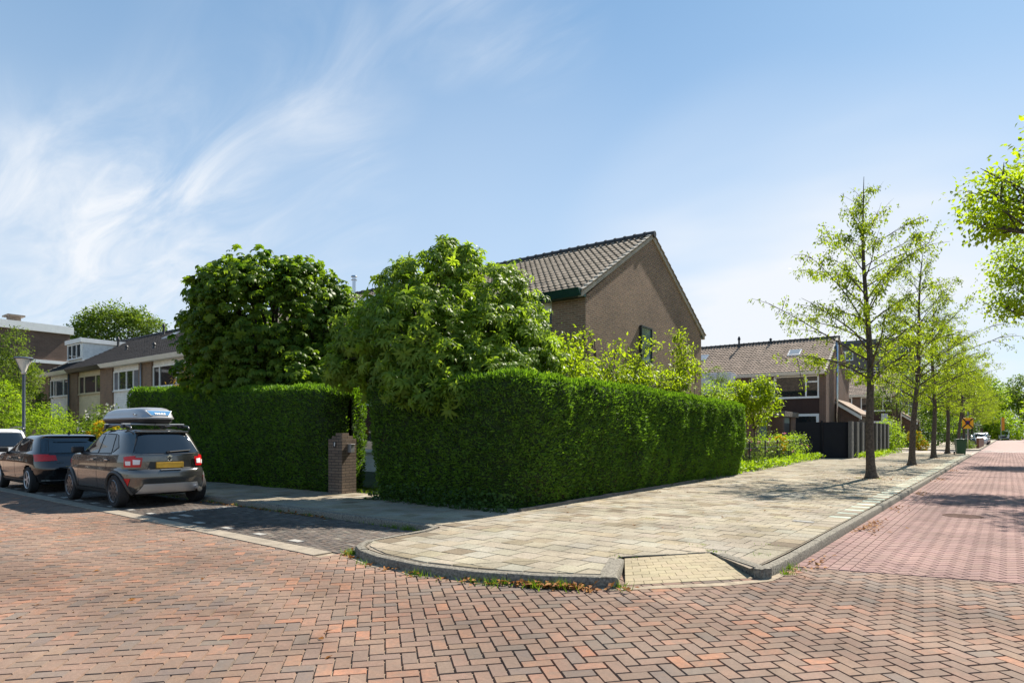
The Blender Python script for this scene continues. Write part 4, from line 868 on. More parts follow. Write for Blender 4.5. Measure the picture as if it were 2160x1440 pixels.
n = 120; P = np.stack([rng.uniform(-6.9, -5.9, n), rng.uniform(39.5, 52, n), rng.uniform(.1, .3, n)], -1); P[:, 0] -= (P[:, 1] - 39) * .02; P, D = clumps(P, np.tile((0, 0, .6), (n, 1)), 14, .25, .6); n = len(P)
dv = D + rng.normal(size=(n, 3)) * .7; L_ = rng.uniform(.1, .18, n)
tag(leaves('verge_foliage', P, dv, np.tile((0, 0, 1.), (n, 1)) + rng.normal(size=(n, 3)) * .5, L_, L_ * .4, M['lime']), kind='stuff')
gb = 'garden bushes along the far pavement'
plant('garden_bush', 'tall lime green bush behind the first gap after the black fence', 'bush', [(at(1872, 912, 46), .8), (at(1858, 935, 45), .6), (at(1885, 930, 46), .7), (at(1880, 895, 47), .5)], M['lime'], 260, 9, .15, .35, gb, seed=17)
plant('garden_bush', 'low pale bush at the foot of the second street tree', 'bush', [(at(1866, 950, 46), .45), (at(1885, 952, 46), .4)], M['lime'], 100, 9, .13, .25, gb, seed=18)
plant('flower_bush', 'golden bush glowing beside the third street tree', 'bush', [(at(1930, 922, 55), .55), (at(1938, 932, 55), .5), (at(1945, 940, 55), .45)], M['lime'], 110, 8, .14, .25, gb, seed=19, flower=(M['gold'], 160, .15))
plant('conifer_shrub', 'tall dark conifer in the garden behind the third street tree', 'tree', [(at(1945, 890, 66), 1.7), (at(1950, 850, 66), 1.2), (at(1965, 910, 66), 1.6), (at(1925, 905, 68), 1.5)], M['dark_leaf'], 420, 9, .22, .5, seed=20, stem='trunk')
plant('conifer_shrub', 'wide dark shrub in the garden behind the fifth street tree', 'tree', [(at(2018, 905, 82), 1.8), (at(2000, 912, 80), 1.6), (at(2035, 900, 84), 1.6)], M['dark_leaf'], 380, 9, .25, .5, seed=26, stem='trunk')
plant('garden_tree', 'forked garden tree behind the second street tree', 'tree', [(at(1893, 830, 58), 1.7), (at(1870, 845, 58), 1.2), (at(1920, 840, 58), 1.3), (at(1895, 800, 58), 1.2), (at(1860, 815, 58), 1.0)], M['dull'], 420, 9, .17, .45, base=at(1895, 944, 57), trunk_r=.14, stem='trunk', seed=21)
plant('garden_tree', 'yellow green garden tree behind the fourth street tree', 'tree', [(at(1975, 870, 75), 2.0), (at(1990, 845, 75), 1.8), (at(1960, 885, 74), 1.4), (at(2005, 880, 75), 1.8)], M['lime'], 480, 9, .22, .55, base=at(1978, 940, 75), trunk_r=.12, stem='trunk', seed=22)
plant('garden_hedge', 'lime green hedge beside the pavement beyond the side road', 'hedge', [((-8.6, 70 + 1.5 * i, .8), (.8, 1.1, .85)) for i in range(8)], M['lime'], 420, 9, .16, .3, gb, seed=23)
plant('garden_hedge', 'bright bush strip around the amber sign post', 'hedge', [((-2.95 - .02 * i, 71.5 + 1.0 * i, .35), (.5, .7, .35)) for i in range(8)], M['dull'], 260, 8, .15, .25, gb, seed=24)
# ------------------------------------------------------------------ terraced houses
TH = R(2.1)
def frame_at(O_, u, v=0):
    return Vector((O_[0] + u * math.cos(TH) - v * math.sin(TH), O_[1] + u * math.sin(TH) + v * math.cos(TH), 0))
def tile_sheet(mb, x0, x1, ya, za, yb, zb, tw=.215, tl=.315):
    n = Vector((0, -(zb - za), yb - ya)).normalized()
    if n.z < 0: n = -n
    Ls = math.hypot(yb - ya, zb - za); nc = max(1, round(Ls / tl)); nt = max(1, round((x1 - x0) / tw)); w = (x1 - x0) / nt
    prof = [(0, .022), (.1, .042), (.24, .042), (.36, .010), (.6, .0), (.92, .006)]
    xs = [(x0 + (i + f) * w, h) for i in range(nt) for f, h in prof] + [(x1, .03)]
    rows = []; rnd = random.Random(int(x0 * 100)); jx = [rnd.uniform(-.004, .004) for _ in range(nt + 1)]
    for c in range(nc):
        for t, e in ((c / nc, .034), ((c + 1) / nc, .0)):
            y = ya + (yb - ya) * t; z = za + (zb - za) * t
            jr = rnd.uniform(-.004, .004); rows.append([(x, y + n.y * (h + e + jr + jx[min(nt, int((x - x0) / w + .001))] * (1 if e else 0)), z + n.z * (h + e + jr)) for x, h in xs])
    mb.grid(rows)
def ridge_tiles(mb, x0, x1, y, z):
    n = round((x1 - x0) / .36); w = (x1 - x0) / n
    for i in range(n):
        a = x0 + i * w; mb.tube([(a, y, z), (a + .06, y, z), (a + .061, y, z), (a + w + .02, y, z)], [.135, .135, .115, .105], 10)
def make_window(parent, x0, x1, z0, z1, y, splits=(), fm='white', fw=.055, M4=None, name='window', curtain=(), trans=(), glass='glass'):
    """window in a wall facing -y; splits = mullion positions (fractions), trans = (bay index, fraction) transoms"""
    b = MB(); b.M = M4; e = .004
    b.box(x0, x1, y - .03, y + .07, z0, z0 + fw); b.box(x0, x1, y - .03, y + .07, z1 - fw, z1)
    xs = [x0] + [x0 + (x1 - x0) * s for s in splits] + [x1]
    for i, x in enumerate(xs):
        a = x0 if i == 0 else (x1 - fw if i == len(xs) - 1 else x - fw / 2); b.box(a, a + fw, y - .026, y + .066, z0 + fw, z1 - fw)
    for i, f in trans: zz = z0 + (z1 - z0) * f; b.box(xs[i] + fw, xs[i + 1] - fw / 2, y - .022, y + .06, zz - fw / 2, zz + fw / 2)
    b.box(x0 - .03, x1 + .03, y - .07, y - .031, z0 - .035, z0 + .02)
    w = b.build(name, M[fm], parent)
    g = MB(); g.M = M4
    for i in range(len(xs) - 1):
        c = MB(); c.M = M4
        (c if i in curtain else g).box(xs[i] + fw * .4, xs[i + 1] - fw * .4, y + .018, y + .04, z0 + fw * .6, z1 - fw * .6)
        if c.v: c.build('curtained_pane', M['curtain'], w)
    if g.v: g.build('pane', M[glass], w)
    return w
EAVE, RIDGE, DEPTH, RY = 5.25, 8.02, 9.14, 4.42
def house(label, O_, uL, uR, bay, tiles='tile_old', clad='clad_white', frame='white', gutter='white', brick='brick', ends='', splits=(.16, .68), curtain=(), lower=True, name='terraced_house', drain=None, group='terraced houses of the near row'):
    w = uR - uL; p = frame_at(O_, uL); o = empty(name, p, TH, label, 'house', group)
    b0, b1 = bay[0] - uL, bay[1] - uL; b = MB()
    for q0_, q1_ in ((0, b0), (b1, w)): pb = MB(); pb.box(q0_, q1_, 0, .28, 0, EAVE); pb.build('brick_pier', M[brick], o)
    b.box(0, w, DEPTH - .28, DEPTH, 0, EAVE)
    gab = [(.28, 0), (DEPTH - .28, 0), (DEPTH - .28, EAVE), (DEPTH - .02, EAVE + .03), (RY, RIDGE - .02), (.02, EAVE + .03), (.28, EAVE)]
    if 'R' in ends: b.prism(gab, 'x', w - .28, w)
    if 'L' in ends: b.prism(gab, 'x', 0, .28)
    b.build('wall', M[brick], o)
    r_ = MB(); ov = .1 if 'R' in ends else 0; ovl = .1 if 'L' in ends else 0
    tile_sheet(r_, -ovl + .002, w + ov - .002, -.30, EAVE + .06, RY, RIDGE + .03); tile_sheet(r_, -ovl + .002, w + ov - .002, DEPTH + .3, EAVE + .06, RY, RIDGE + .03)
    rf = r_.build('roof', M[tiles], o)
    rr = MB(); ridge_tiles(rr, -ovl, w + ov, RY, RIDGE + .06); rr.build('ridge', M['ridge'], rf, smooth='auto')
    if ends:
        vb = MB(); n = 16
        for s, x in (('R', w), ('L', 0)):
            if s not in ends: continue
            for sgn in (1, -1):
                for i in range(n):
                    t0, t1 = i / n, (i + 1.08) / n; ya, yb = ((-.28, RY) if sgn == 1 else (DEPTH + .28, RY)); q = []
                    for t, e in ((t0, .1), (t1, .055)):
                        y = ya + (yb - ya) * t; z = EAVE + .06 + (RIDGE - EAVE - .03) * t; q.append((y, z, e))
                    poly = [(q[0][0], q[0][1] - .12), (q[1][0], q[1][1] - .12), (q[1][0], q[1][1] + q[1][2]), (q[0][0], q[0][1] + q[0][2])]
                    xa, xb = (x - .08, x + .055) if s == 'R' else (x - .055, x + .08)
                    vb.prism(poly, 'x', xa, xb)
        vb.build('verge_tiles', M['verge'], rf, bevel=.012)
    e = MB(); prof = [(-.46, EAVE + .17), (.0, EAVE + .17), (.0, EAVE - .03), (-.30, EAVE - .03)]
    xe = w + .015 if 'R' in ends else w; e.prism(prof, 'x', 0 if 'L' not in ends else -.015, xe); gt = e.build('gutter', M[gutter], o, bevel=.006)
    e = MB(); e.prism([(DEPTH + .46 if y < -.4 else (DEPTH + .30 if y < -.2 else DEPTH), z) for y, z in prof], 'x', 0, xe); e.build('gutter', M[gutter], o)
    if clad:
        
        for z0_, z1_ in ((2.56, 3.86), (5.0, EAVE - .01), (.05, .8)): c = MB(); c.box(b0, b1, .10, .16, z0_, z1_); c.build('cladding', M[clad], o)

        make_window(o, b0 + .02, b1 - .02, 3.87, 4.99, .09, splits, frame, .075, curtain=curtain)
        if lower: make_window(o, b0 + .02, b1 - .02, .82, 2.54, .09, (.3, .7), frame, .075)
    if drain is not None:
        d = MB(); d.tube([(drain[0] - uL, -.07, EAVE), (drain[0] - uL, -.07, .1)], .045, 8); d.build('drainpipe', M[drain[1]], o, smooth=True)
    return o
O1 = (-9.11, 14.73); O2 = (-8.9, 42.8)
def roof_z(v): return EAVE + .06 + (v + .3) * (RIDGE - EAVE - .03) / (RY + .3)
def vent(parent, x, v, h=.5, m='black', r_=.075, hat=True):
    b = MB(); z = roof_z(v) - .05; b.lathe([(r_ * 1.5, z), (r_ * 1.1, z + .16), (r_, z + .18), (r_ * .95, z + h * .7), (r_ * 1.5, z + h * .72), (r_ * 1.3, z + h * .85), (r_ * .5, z + h)] if hat else [(r_, z), (r_, z + h)], (x, v, 0), 12)
    b.build('vent_pipe', M[m], parent, smooth='auto')
def skylight(parent, x0, x1, v0, v1, lift=.1, glass='glass'):
    b = MB(); z0, z1 = roof_z(v0) + lift, roof_z(v1) + lift
    n = Vector((0, z0 - z1, v1 - v0)).normalized() * .06
    for a, c, d, e in ((x0, x1, v0, v0 + .08), (x0, x1, v1 - .08, v1), (x0, x0 + .08, v0 + .08, v1 - .08), (x1 - .08, x1, v0 + .08, v1 - .08)):
        zs, ze = roof_z(d) + lift, roof_z(e) + lift; b.add([(a, d, zs - .15), (c, d, zs - .15), (c, e, ze - .15), (a, e, ze - .15), (a, d, zs), (c, d, zs), (c, e, ze), (a, e, ze)], [(0, 3, 2, 1), (4, 5, 6, 7), (0, 1, 5, 4), (1, 2, 6, 5), (2, 3, 7, 6), (3, 0, 4, 7)])
    w = b.build('skylight', M['zinc'], parent); g = MB(); g.add([(x0 + .06, v0 + .06, z0 - .015), (x1 - .06, v0 + .06, z0 - .015), (x1 - .06, v1 - .06, z1 - .015), (x0 + .06, v1 - .06, z1 - .015)], [(0, 1, 2, 3)]); g.build('pane', M[glass], w)
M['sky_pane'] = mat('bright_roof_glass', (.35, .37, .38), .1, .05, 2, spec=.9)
# left, seen end of the near row
h = house('white panelled terraced house with a box dormer at the end of its row', O1, -41.8, -36.62, (-40.63, -37.42), 'tile_new', ends='L', splits=(.2, .72), drain=(-37.0, 'lamp_grey'))
uL = -41.8
d = MB(); a, c = -41.15 - uL, -38.6 - uL
d.box(a, c, 1.25, 4.3, roof_z(1.25) - .1, 7.5)
dm = d.build('dormer', M['clad_white'], h); d = MB(); d.box(a - .1, c + .1, 1.1, 4.5, 7.5, 7.78); d.build('dormer_roof', M['white'], dm)
wn = make_window(dm, a + .12, c - .12, 6.45, 7.45, 1.2, (.33, .67), 'white', .07)
vent(h, 2.25 + 1.3, 3.24, .75)
h = house('terraced house with cream panels and cream window frames', O1, -36.62, -31.6, (-35.82, -32.42), 'tile_new', 'clad_cream', 'cream', 'frame_dark', splits=(.25, .76))
vent(h, -33.93 + 36.62, 2.03, .38); vent(h, -33.5 + 36.62, 4.06, .8)
h = house('white panelled terraced house with grey curtains beside the cream panelled house', O1, -31.6, -26.68, (-30.79, -27.43), 'tile_new', splits=(.2, .5, .76), curtain=(0, 3), drain=(-27.0, 'zinc'))
skylight(h, .0 + .12, 1.0, 3.0, 3.75); vent(h, -28.62 + 31.6, 1.32, .42); vent(h, -28.31 + 31.6, 3.3, .85)
h = house('white panelled terraced house half hidden by the round dark tree', O1, -26.68, -21.7, (-25.94, -22.3), 'tile_new', splits=(.2, .7))
for i, (a, c, lab) in enumerate([(-21.7, -16.7, 'terraced house behind the round dark tree, roof barely showing'), (-16.7, -11.65, 'terraced house with a steel flue and a roof window between the two round trees'), (-11.65, -6.5, 'terraced house next to the corner house behind the light green tree')]):
    h = house(lab, O1, a, c, (a + .75, c - .8), 'tile_old', 'clad_white', 'white', 'gutter_green')
    if i == 1:
        skylight(h, -13.35 + 16.7, -12.15 + 16.7, 2.72, 3.35, glass='sky_pane')
        b = MB(); x = -14.95 + 16.7; b.lathe([(.085, 7.7), (.085, 8.72)], (x, RY - .15, 0), 12); b.lathe([(.14, 8.72), (.14, 8.745), (.09, 8.75), (.09, 8.86), (.15, 8.87), (.13, 8.93), (.02, 8.95)], (x, RY - .15, 0), 12); b.build('flue', M['steel'], h, smooth='auto')
M['reflection_tint_pane'] = mat('painted_reflection_pane', (.16, .21, .20), .06, .2, 3, spec=.8)  # gable pane: a pale greenish reflection put into the base colour
h = house('brown brick corner house with a steep plain gable facing the main street', O1, -6.5, 0, (-4.85, -1.11), 'tile_old', 'clad_white', 'frame_dark', 'gutter_green', ends='R', splits=(.3, .7))
Mg = Matrix(((0, -1, 0, 0), (1, 0, 0, 0), (0, 0, 1, 0), (0, 0, 0, 1)))      # -y facing -> +x facing
def gable_M(x): return Matrix.Translation((x, 0, 0)) @ Mg
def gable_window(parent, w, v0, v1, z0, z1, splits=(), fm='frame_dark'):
    return make_window(parent, v0, v1, z0, z1, -.03, splits, fm, .045, gable_M(w + .034), glass='reflection_tint_pane')
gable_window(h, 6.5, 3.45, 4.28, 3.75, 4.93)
# far row, seen beyond the corner hedge
h2 = house('red brown terraced end house with a wide white framed window beyond the black fence', O2, -5.25, 0, (-3.13, -.38), 'tile_red', None, brick='brick_red', ends='R', group='terraced houses of the far row')
b = MB(); b.box(2.12, 4.87, .06, .12, 2.76, 3.75); b.build('cladding', M['clad_brown'], h2)
make_window(h2, 2.14, 4.85, 3.76, 5.2, .05, (.72,), 'white', .09, trans=((1, .7),)); make_window(h2, 2.14, 4.85, 1.2, 2.74, .05, (), 'white', .16)
b = MB(); b.box(0, 2.12, .285, .3, 0, EAVE); make_window(h2, .73, 1.37, 3.9, 5.19, -.045, (), 'white', .08)
skylight(h2, 5.25 - 2.75, 5.25 - 1.95, 2.1, 2.85, glass='sky_pane'); vent(h2, .9, 4.3, .45)
b = MB(); Mt = gable_M(5.25); b.tube([(5.25 + .12, 3.2, .3), (5.25 + .12, 3.2, 7.6)], .085, 10); b.build('flue', M['steel'], h2, smooth=True)
lt = MB(); lt.prism([(5.28, 0), (6.62, 0), (6.62, 2.72), (5.28, 3.62)], 'y', 3.4, 9.2); le = lt.build('annex', M['brick_red'], h2)
lt = MB(); lt.prism([(5.26, 3.66), (6.78, 2.64), (6.78, 2.78), (5.26, 3.8)], 'y', 3.25, 9.3); lt.build('annex_roof', M['tile_red'], le)
lt = MB(); lt.prism([(5.26, 3.44), (6.80, 2.40), (6.80, 2.62), (5.26, 3.64)], 'y', 3.2, 3.39); lt.build('bargeboard', M['white'], le)
h3 = house('terraced house with a white corrugated screen joined to the red brown end house', O2, -10.5, -5.25, (-9.6, -6.2), 'tile_red', 'clad_white', 'white', brick='brick_red', group='terraced houses of the far row')
b = MB(); b.box(2.4, 5.1, -1.5, -1.42, 4.1, 5.55); b.box(5.02, 5.1, -1.42, -.5, 4.1, 5.5); b.build('terrace_screen', mat('white_corrugated_sheet', (.62, .62, .66), .5, .1), h3)
skylight(h3, 1.3, 2.1, 2.3, 3.1, glass='sky_pane'); vent(h3, 4.0, 4.0, .9)
h4 = house('far terraced house mostly hidden behind the corner house', O2, -15.75, -10.5, (-14.9, -11.4), 'tile_red', brick='brick_red', group='terraced houses of the far row')
c3 = copy_tree(h2); c3.location = frame_at((-8.6, 72.0), -5.25); c3['label'] = 'distant terraced end house behind the second street tree'; 
c4 = copy_tree(h3); c4.location = frame_at((-8.6, 72.0), -10.5); c4['label'] = 'distant terraced house joined to the distant end house, mostly hidden'
# ------------------------------------------------------------------ flats
p = frame_at(O1, -50, 0); fb = empty('flat_block', p, TH, 'flat roofed brown brick apartment block with a white roof edge', 'building')
b = MB(); b.box(-14, 0, -45, 4.3, 0, 9.45); b.build('wall', M['brick_flat'], fb)
b = MB(); b.box(-14.2, .22, -45.2, 4.5, 9.45, 10.05); b.build('roof_edge', M['white'], fb)
b = MB(); b.box(-.02, .1, -45, 4.35, 7.0, 7.25); b.build('white_band', M['white'], fb)
b = MB(); b.box(-1.6, -.8, .6, 1.3, 10.05, 10.5); b.box(-1.9, -.5, .4, 1.5, 10.5, 10.62); b.build('roof_vent', M['edging'], fb)
for k in range(5):
    for z in (1.2, 4.2, 7.7): make_window(fb, -4.6 - 5 * k, -1.6 - 5 * k, z, z + 1.5, .0, (.5,), 'white', .08, gable_M(.04))
gb_ = empty('apartment_block', (-32, 118, 0), TH, 'tall grey apartment block rising behind the second and third street trees', 'building')
b = MB(); b.box(0, 20.5, 0, 12, 0, 16.6); b.build('wall', mat('grey_brown_brick', (.15, .125, .11), .9, .15, 2), gb_); b = MB(); b.box(-.2, 20.7, -.2, 12.2, 16.6, 17.2); b.build('roof_edge', mat('dark_roof_edge', (.10, .10, .11), .7), gb_)
for k in range(5):
    for f_ in range(5): make_window(gb_, 1.2 + 4 * k, 3.6 + 4 * k, 1.5 + 3.1 * f_, 3.1 + 3.1 * f_, -.05, (.5,), 'white', .12)
# ------------------------------------------------------------------ sheds, fences, gate pillar
def shed(label, x0, x1, y0, y1, h_, door, dm, trim):
    o = empty('shed', (x1, y0, 0), TH, label, 'shed', 'flat roofed sheds behind the railings'); w = x1 - x0; l = y1 - y0
    b = MB(); b.box(-w, 0, 0, .25, 0, h_ - .3); b.box(-w, -w + .2, .25, l, 0, h_ - .3); b.box(-w + .2, 0, l - .2, l, 0, h_ - .3); b.box(-.2, 0, .25, door[0], 0, h_ - .3); b.box(-.2, 0, door[1], l - .2, 0, h_ - .3); b.build('wall', M['brick_red'], o)
    b = MB(); b.box(-w - .12, .14, -.12, l + .1, h_ - .3, h_); b.build('roof_edge', M[trim], o, bevel=.01)
    b = MB(); b.box(-.14, -.09, door[0], door[1], 2.1, h_ - .31); lt_ = b.build('door_panel', mat('grey_green_board', (.20, .25, .23), .6), o)
    b = MB(); b.box(-.14, -.08, door[0] + .03, door[1] - .03, .05, 2.09); b.build('door', M[dm], o)
    return o
M['door_green'] = board_mat('grey_green_door', (.13, .17, .16), .15, .06); M['door_dark'] = mat('dark_shed_door', (.02, .022, .028), .5)
shed('brick shed with a grey green door and pale roof edge behind the roses', -13.4, -10.62, 34.6, 37.6, 2.86, (.6, 2.5), 'door_green', 'cream')
shed('brick shed with a dark door beside the black fence', -12.6, -10.14, 37.9, 41.2, 2.76, (.35, 2.0), 'door_dark', 'edging')
o = empty('board_fence', (-6.88, 39.0, 0), 0, 'tall black stained board fence with pale posts at the corner plot', 'fence')
A_, B_, C_ = Vector((-9.5, 37.85)), Vector((-6.88, 39.0)), Vector((-6.7, 51))
def fence_panel(a, c, h_, t=.05, z0=.05):
    a, c = a - Vector((-6.88, 39.0)), c - Vector((-6.88, 39.0)); d_ = (c - a).normalized(); n_ = Vector((-d_.y, d_.x)) * t / 2
    b = MB(); q = [a - n_, c - n_, c + n_, a + n_]; b.prism([tuple(v) for v in q], 'z', z0, h_); return b
n = 2
for i in range(n): fence_panel(A_.lerp(B_, i / n + .02), A_.lerp(B_, (i + 1) / n - .02), 2.12).build('panel', M['fence_black'], o)
n = 8
for i in range(n): fence_panel(B_.lerp(C_, i / n + .01), B_.lerp(C_, (i + 1) / n - .01), 2.14).build('panel', M['fence_black'], o)
for i in range(n + 1):
    q = B_.lerp(C_, i / n) - Vector((-6.88, 39.0)); b = MB(); b.box(q.x - .05, q.x + .13, q.y - .25, q.y + .35, 0, 2.16); b.build('post', M['post_conc'], o)
q = A_.lerp(B_, .5) - Vector((-6.88, 39.0)); b = MB(); b.box(q.x - .05, q.x + .05, q.y - .09, q.y - .02, 0, 2.2); b.build('post', M['fence_black'], o)
o = empty('iron_railing', (-7.5, 21.9, .08), 0, 'low black iron railing with hooped ends around the rose bushes', 'railing')
a0 = Vector((-7.5, 21.9)); pts_ = [Vector((-7.5, 21.9)), Vector((-7.75, 24.4)), Vector((-7.9, 26.9)), Vector((-8.1, 29.4)), Vector((-8.3, 32)), Vector((-8.5, 35)), Vector((-8.62, 38.4)), Vector((-9.6, 38.2))]
for i, p in enumerate(pts_):
    q = p - a0; b = MB(); b.box(q.x - .025, q.x + .025, q.y - .025, q.y + .025, -.05, 1.06); b.lathe([(.03, 1.06), (.045, 1.09), (.001, 1.13)], (q.x, q.y, 0), 8); b.build('post', M['iron'], o)
for i in range(len(pts_) - 1):
    b = MB(); a, c = pts_[i] - a0, pts_[i + 1] - a0; L_ = (c - a).length; n = max(2, int(L_ / .12))
    for z in (.12, .82): b.tube([(a.x, a.y, z), (c.x, c.y, z)], .014, 5)
    for k in range(1, n):
        q = a.lerp(c, k / n); b.tube([(q.x, q.y, .1), (q.x, q.y, .98)], .008, 4)
    for k in range(0, n - 1, 2):
        q, r_ = a.lerp(c, k / n), a.lerp(c, (k + 2) / n); m_ = (q + r_) / 2; b.tube([(q.x, q.y, .98), (q.x * .8 + r_.x * .2, q.y * .8 + r_.y * .2, 1.03), (m_.x, m_.y, 1.05), (q.x * .2 + r_.x * .8, q.y * .2 + r_.y * .8, 1.03), (r_.x, r_.y, .98)], .008, 4)
    b.build('bars', M['iron'], o)
# gate pillar with house number and letter box
o = empty('gate_pillar', (-11.98, 8.80, .09), TH + R(5), 'square brown brick gate pillar with stepped cap at the end of the long hedge', 'pillar')
M['brick_gate'] = brick_mat('gate_brick', (.20, .15, .11, 1), (.145, .108, .082, 1), (.075, .06, .05, 1), .23, .0655, .009)
b = MB(); b.box(-.22, .22, -.22, .22, -.05, 1.25); b.box(-.165, .165, -.165, .165, 1.25, 1.316); b.box(-.105, .105, -.105, .105, 1.316, 1.38); b.build('brickwork', M['brick_gate'], o, bevel=.006)
b = MB(); b.box(-.055, .045, -.23, -.216, 1.06, 1.19); pl = b.build('number_plate', mat('dark_plaque', (.02, .02, .02), .4), o)
def text_mesh(txt, size, depth, m, parent, loc, rot, name='lettering', bold=0, scale=(1, 1, 1)):
    cu = bpy.data.curves.new(name, 'FONT'); cu.body = txt; cu.size = size; cu.extrude = depth; cu.align_x = 'CENTER'; cu.align_y = 'CENTER'; cu.offset = bold
    t = bpy.data.objects.new('tmp', cu); COL.objects.link(t); bpy.context.view_layer.update()
    me = bpy.data.meshes.new_from_object(t.evaluated_get(bpy.context.evaluated_depsgraph_get())); bpy.data.objects.remove(t)
    o_ = link(me, name, m, parent); o_.location = loc; o_.rotation_euler = rot; o_.scale = scale; return o_
text_mesh('1', .11, .003, M['white'], pl, (-.005, -.233, 1.125), (R(90), 0, 0), 'numeral', .003)
b = MB(); b.box(.22, .33, -.05, .06, .94, 1.12); b.box(.22, .345, -.06, .07, 1.12, 1.135); b.build('letter_box', M['zinc'], o, bevel=.006)
# concrete edging along the foot of the corner hedge
b = MB(); y = 8.6
for i in range(24):
    x = -6.63 - (i * .52) * .04; b.box(x - .06, x, y + .003, y + .517, -.05, .15 + random.uniform(-.006, .006)); y += .52
structure(b.build('garden_kerb', M['edging'], bevel=.006))
# ------------------------------------------------------------------ street furniture
q = at(50, 915, 27.0); o = empty('street_lamp', (q.x, q.y, .09), 0, 'slim blue grey street lamp with a conical frosted shade', 'street lamp')
b = MB(); b.lathe([(.09, -.05), (.09, .9), (.062, .95), (.058, 3.95)], (0, 0, 0), 14); b.build('pole', M['lamp_grey'], o, smooth='auto')
b = MB(); b.lathe([(.07, 3.95), (.10, 4.0), (.085, 4.08), (.30, 4.58), (.30, 4.60)], (0, 0, 0), 20); b.build('lamp_shade', M['lamp_shade'], o, smooth='auto')
b = MB(); b.lathe([(.345, 4.60), (.36, 4.63), (.31, 4.68), (.1, 4.70)], (0, 0, 0), 20); b.build('cap', M['lamp_grey'], o, smooth='auto')
b = MB()
for k in range(3):
    a = k * 2.09 + .7; b.tube([(.10 * math.cos(a), .10 * math.sin(a), 4.02), (.33 * math.cos(a), .33 * math.sin(a), 4.60)], .014, 5)
b.build('brackets', M['lamp_grey'], o)
# amber sign crossed out with black tape
q = at(2041.5, 915, 57.5); px_, py_ = q.x, q.y
o = empty('traffic_sign', (px_, py_, .09), R(-4), 'square amber temporary sign crossed out with black tape on a post', 'traffic sign')
b = MB(); b.tube([(0, 0, -.1), (0, 0, 3.4)], .035, 8); b.build('post', M['zinc'], o, smooth=True)
sg = MB(); sg.box(-.42, .42, -.075, -.045, 1.86, 2.86); sgo = sg.build('sign_face', M['sign_amber'], o, bevel=.01)
b = MB(); Mr = Matrix.Translation((0, -.08, 2.42)) @ Matrix.Rotation(R(90), 4, 'X'); b.M = Mr; b.lathe([(.20, -.003), (.20, .002)], (0, 0, 0), 24); b.build('red_disc', M['red_lens'], sgo)
b = MB(); b.M = Mr; b.lathe([(.145, .0), (.145, .005)], (0, 0, 0), 24); b.build('blue_disc', M['sign_blue'], sgo)
b = MB()
for s in (1, -1):
    b.M = Matrix.Translation((0, -.088, 2.36)) @ Matrix.Rotation(s * R(49), 4, 'Y'); b.box(-.66, .66, -.003, .003, -.05, .05)
b.build('black_tape', M['black'], sgo)
# grey back of a second sign
q = at(2061, 915, 92); o = empty('traffic_sign', (q.x, q.y, .09), 0, 'square grey sign seen from behind next to the amber sign', 'traffic sign')
b = MB(); b.tube([(0, 0, -.1), (0, 0, 3.2)], .035, 6); b.build('post', M['zinc'], o); b = MB(); b.box(-.32, .32, .04, .07, 2.15, 3.2); b.build('sign_back', M['sign_back'], o)
q = at(1865, 915, 50); o = empty('street_name_sign', (q.x, q.y, .09), R(50), 'narrow grey blue sign on a thin post by the black fence', 'sign')
b = MB(); b.tube([(0, 0, -.1), (0, 0, 3.0)], .03, 6); b.build('post', M['zinc'], o); b = MB(); b.box(-.3, .3, -.05, -.03, 2.45, 3.0); b.box(-.28, .28, -.05, -.03, 2.0, 2.38); b.build('sign_face', mat('pale_blue_grey', (.35, .38, .42), .4), o)
# wheelie bin
o = empty('wheelie_bin', (-2.42, 50.6, .1), R(14), 'green wheelie bin standing at the kerb beside the fourth street tree', 'bin')
b = MB(); pr = [(.22, .06), (.24, .3), (.29, .95), (.29, .98)]; rows = []
for r_, z in pr:
    rows.append([(x * r_, y * r_ * 1.15, z) for x, y in ((-1, -1), (-.5, -1.02), (.5, -1.02), (1, -1), (1.02, 0), (1, 1), (-1, 1), (-1.02, 0), (-1, -1))])
b.grid(rows); b.box(-.2, .2, -.22, .22, .05, .07); b.build('body', M['bin'], o, bevel=.01)
b = MB(); b.box(-.32, .32, -.38, .36, .985, 1.03); b.box(-.28, .28, .30, .42, .94, 1.0); b.tube([(-.25, .44, .98), (.25, .44, .98)], .02, 6); b.build('lid', M['bin'], o, bevel=.015)
for s in (-1, 1): b = MB(); b.lathe([(.1, -.03), (.12, -.02), (.12, .02), (.1, .03)], (s * .29, .27, .115), 14, axis='x'); b.build('wheel', M['black'], o)
# red brown low board wall and orange banner
o = empty('board_wall', (-2.2, 73.5, .09), 0, 'low red brown board wall beside the far parked cars', 'wall'); b = MB(); b.box(-.1, .1, 0, 16, 0, .95); b.build('boards', M['wood'], o); b = MB(); b.box(-.16, .16, -.05, 16.05, .951, 1.0); b.build('coping', M['white'], o)
q = at(2115, 915, 140); o = empty('banner', (q.x - .3, q.y + 4, .05), 0, 'tall narrow orange banner on a pole above the white truck', 'banner'); b = MB(); b.tube([(0, 0, 0), (0, 0, 5.4)], .05, 6); b.build('pole', M['zinc'], o); b = MB(); b.box(.06, .62, -.03, .03, 2.2, 5.2); b.build('cloth', M['orange'], o)
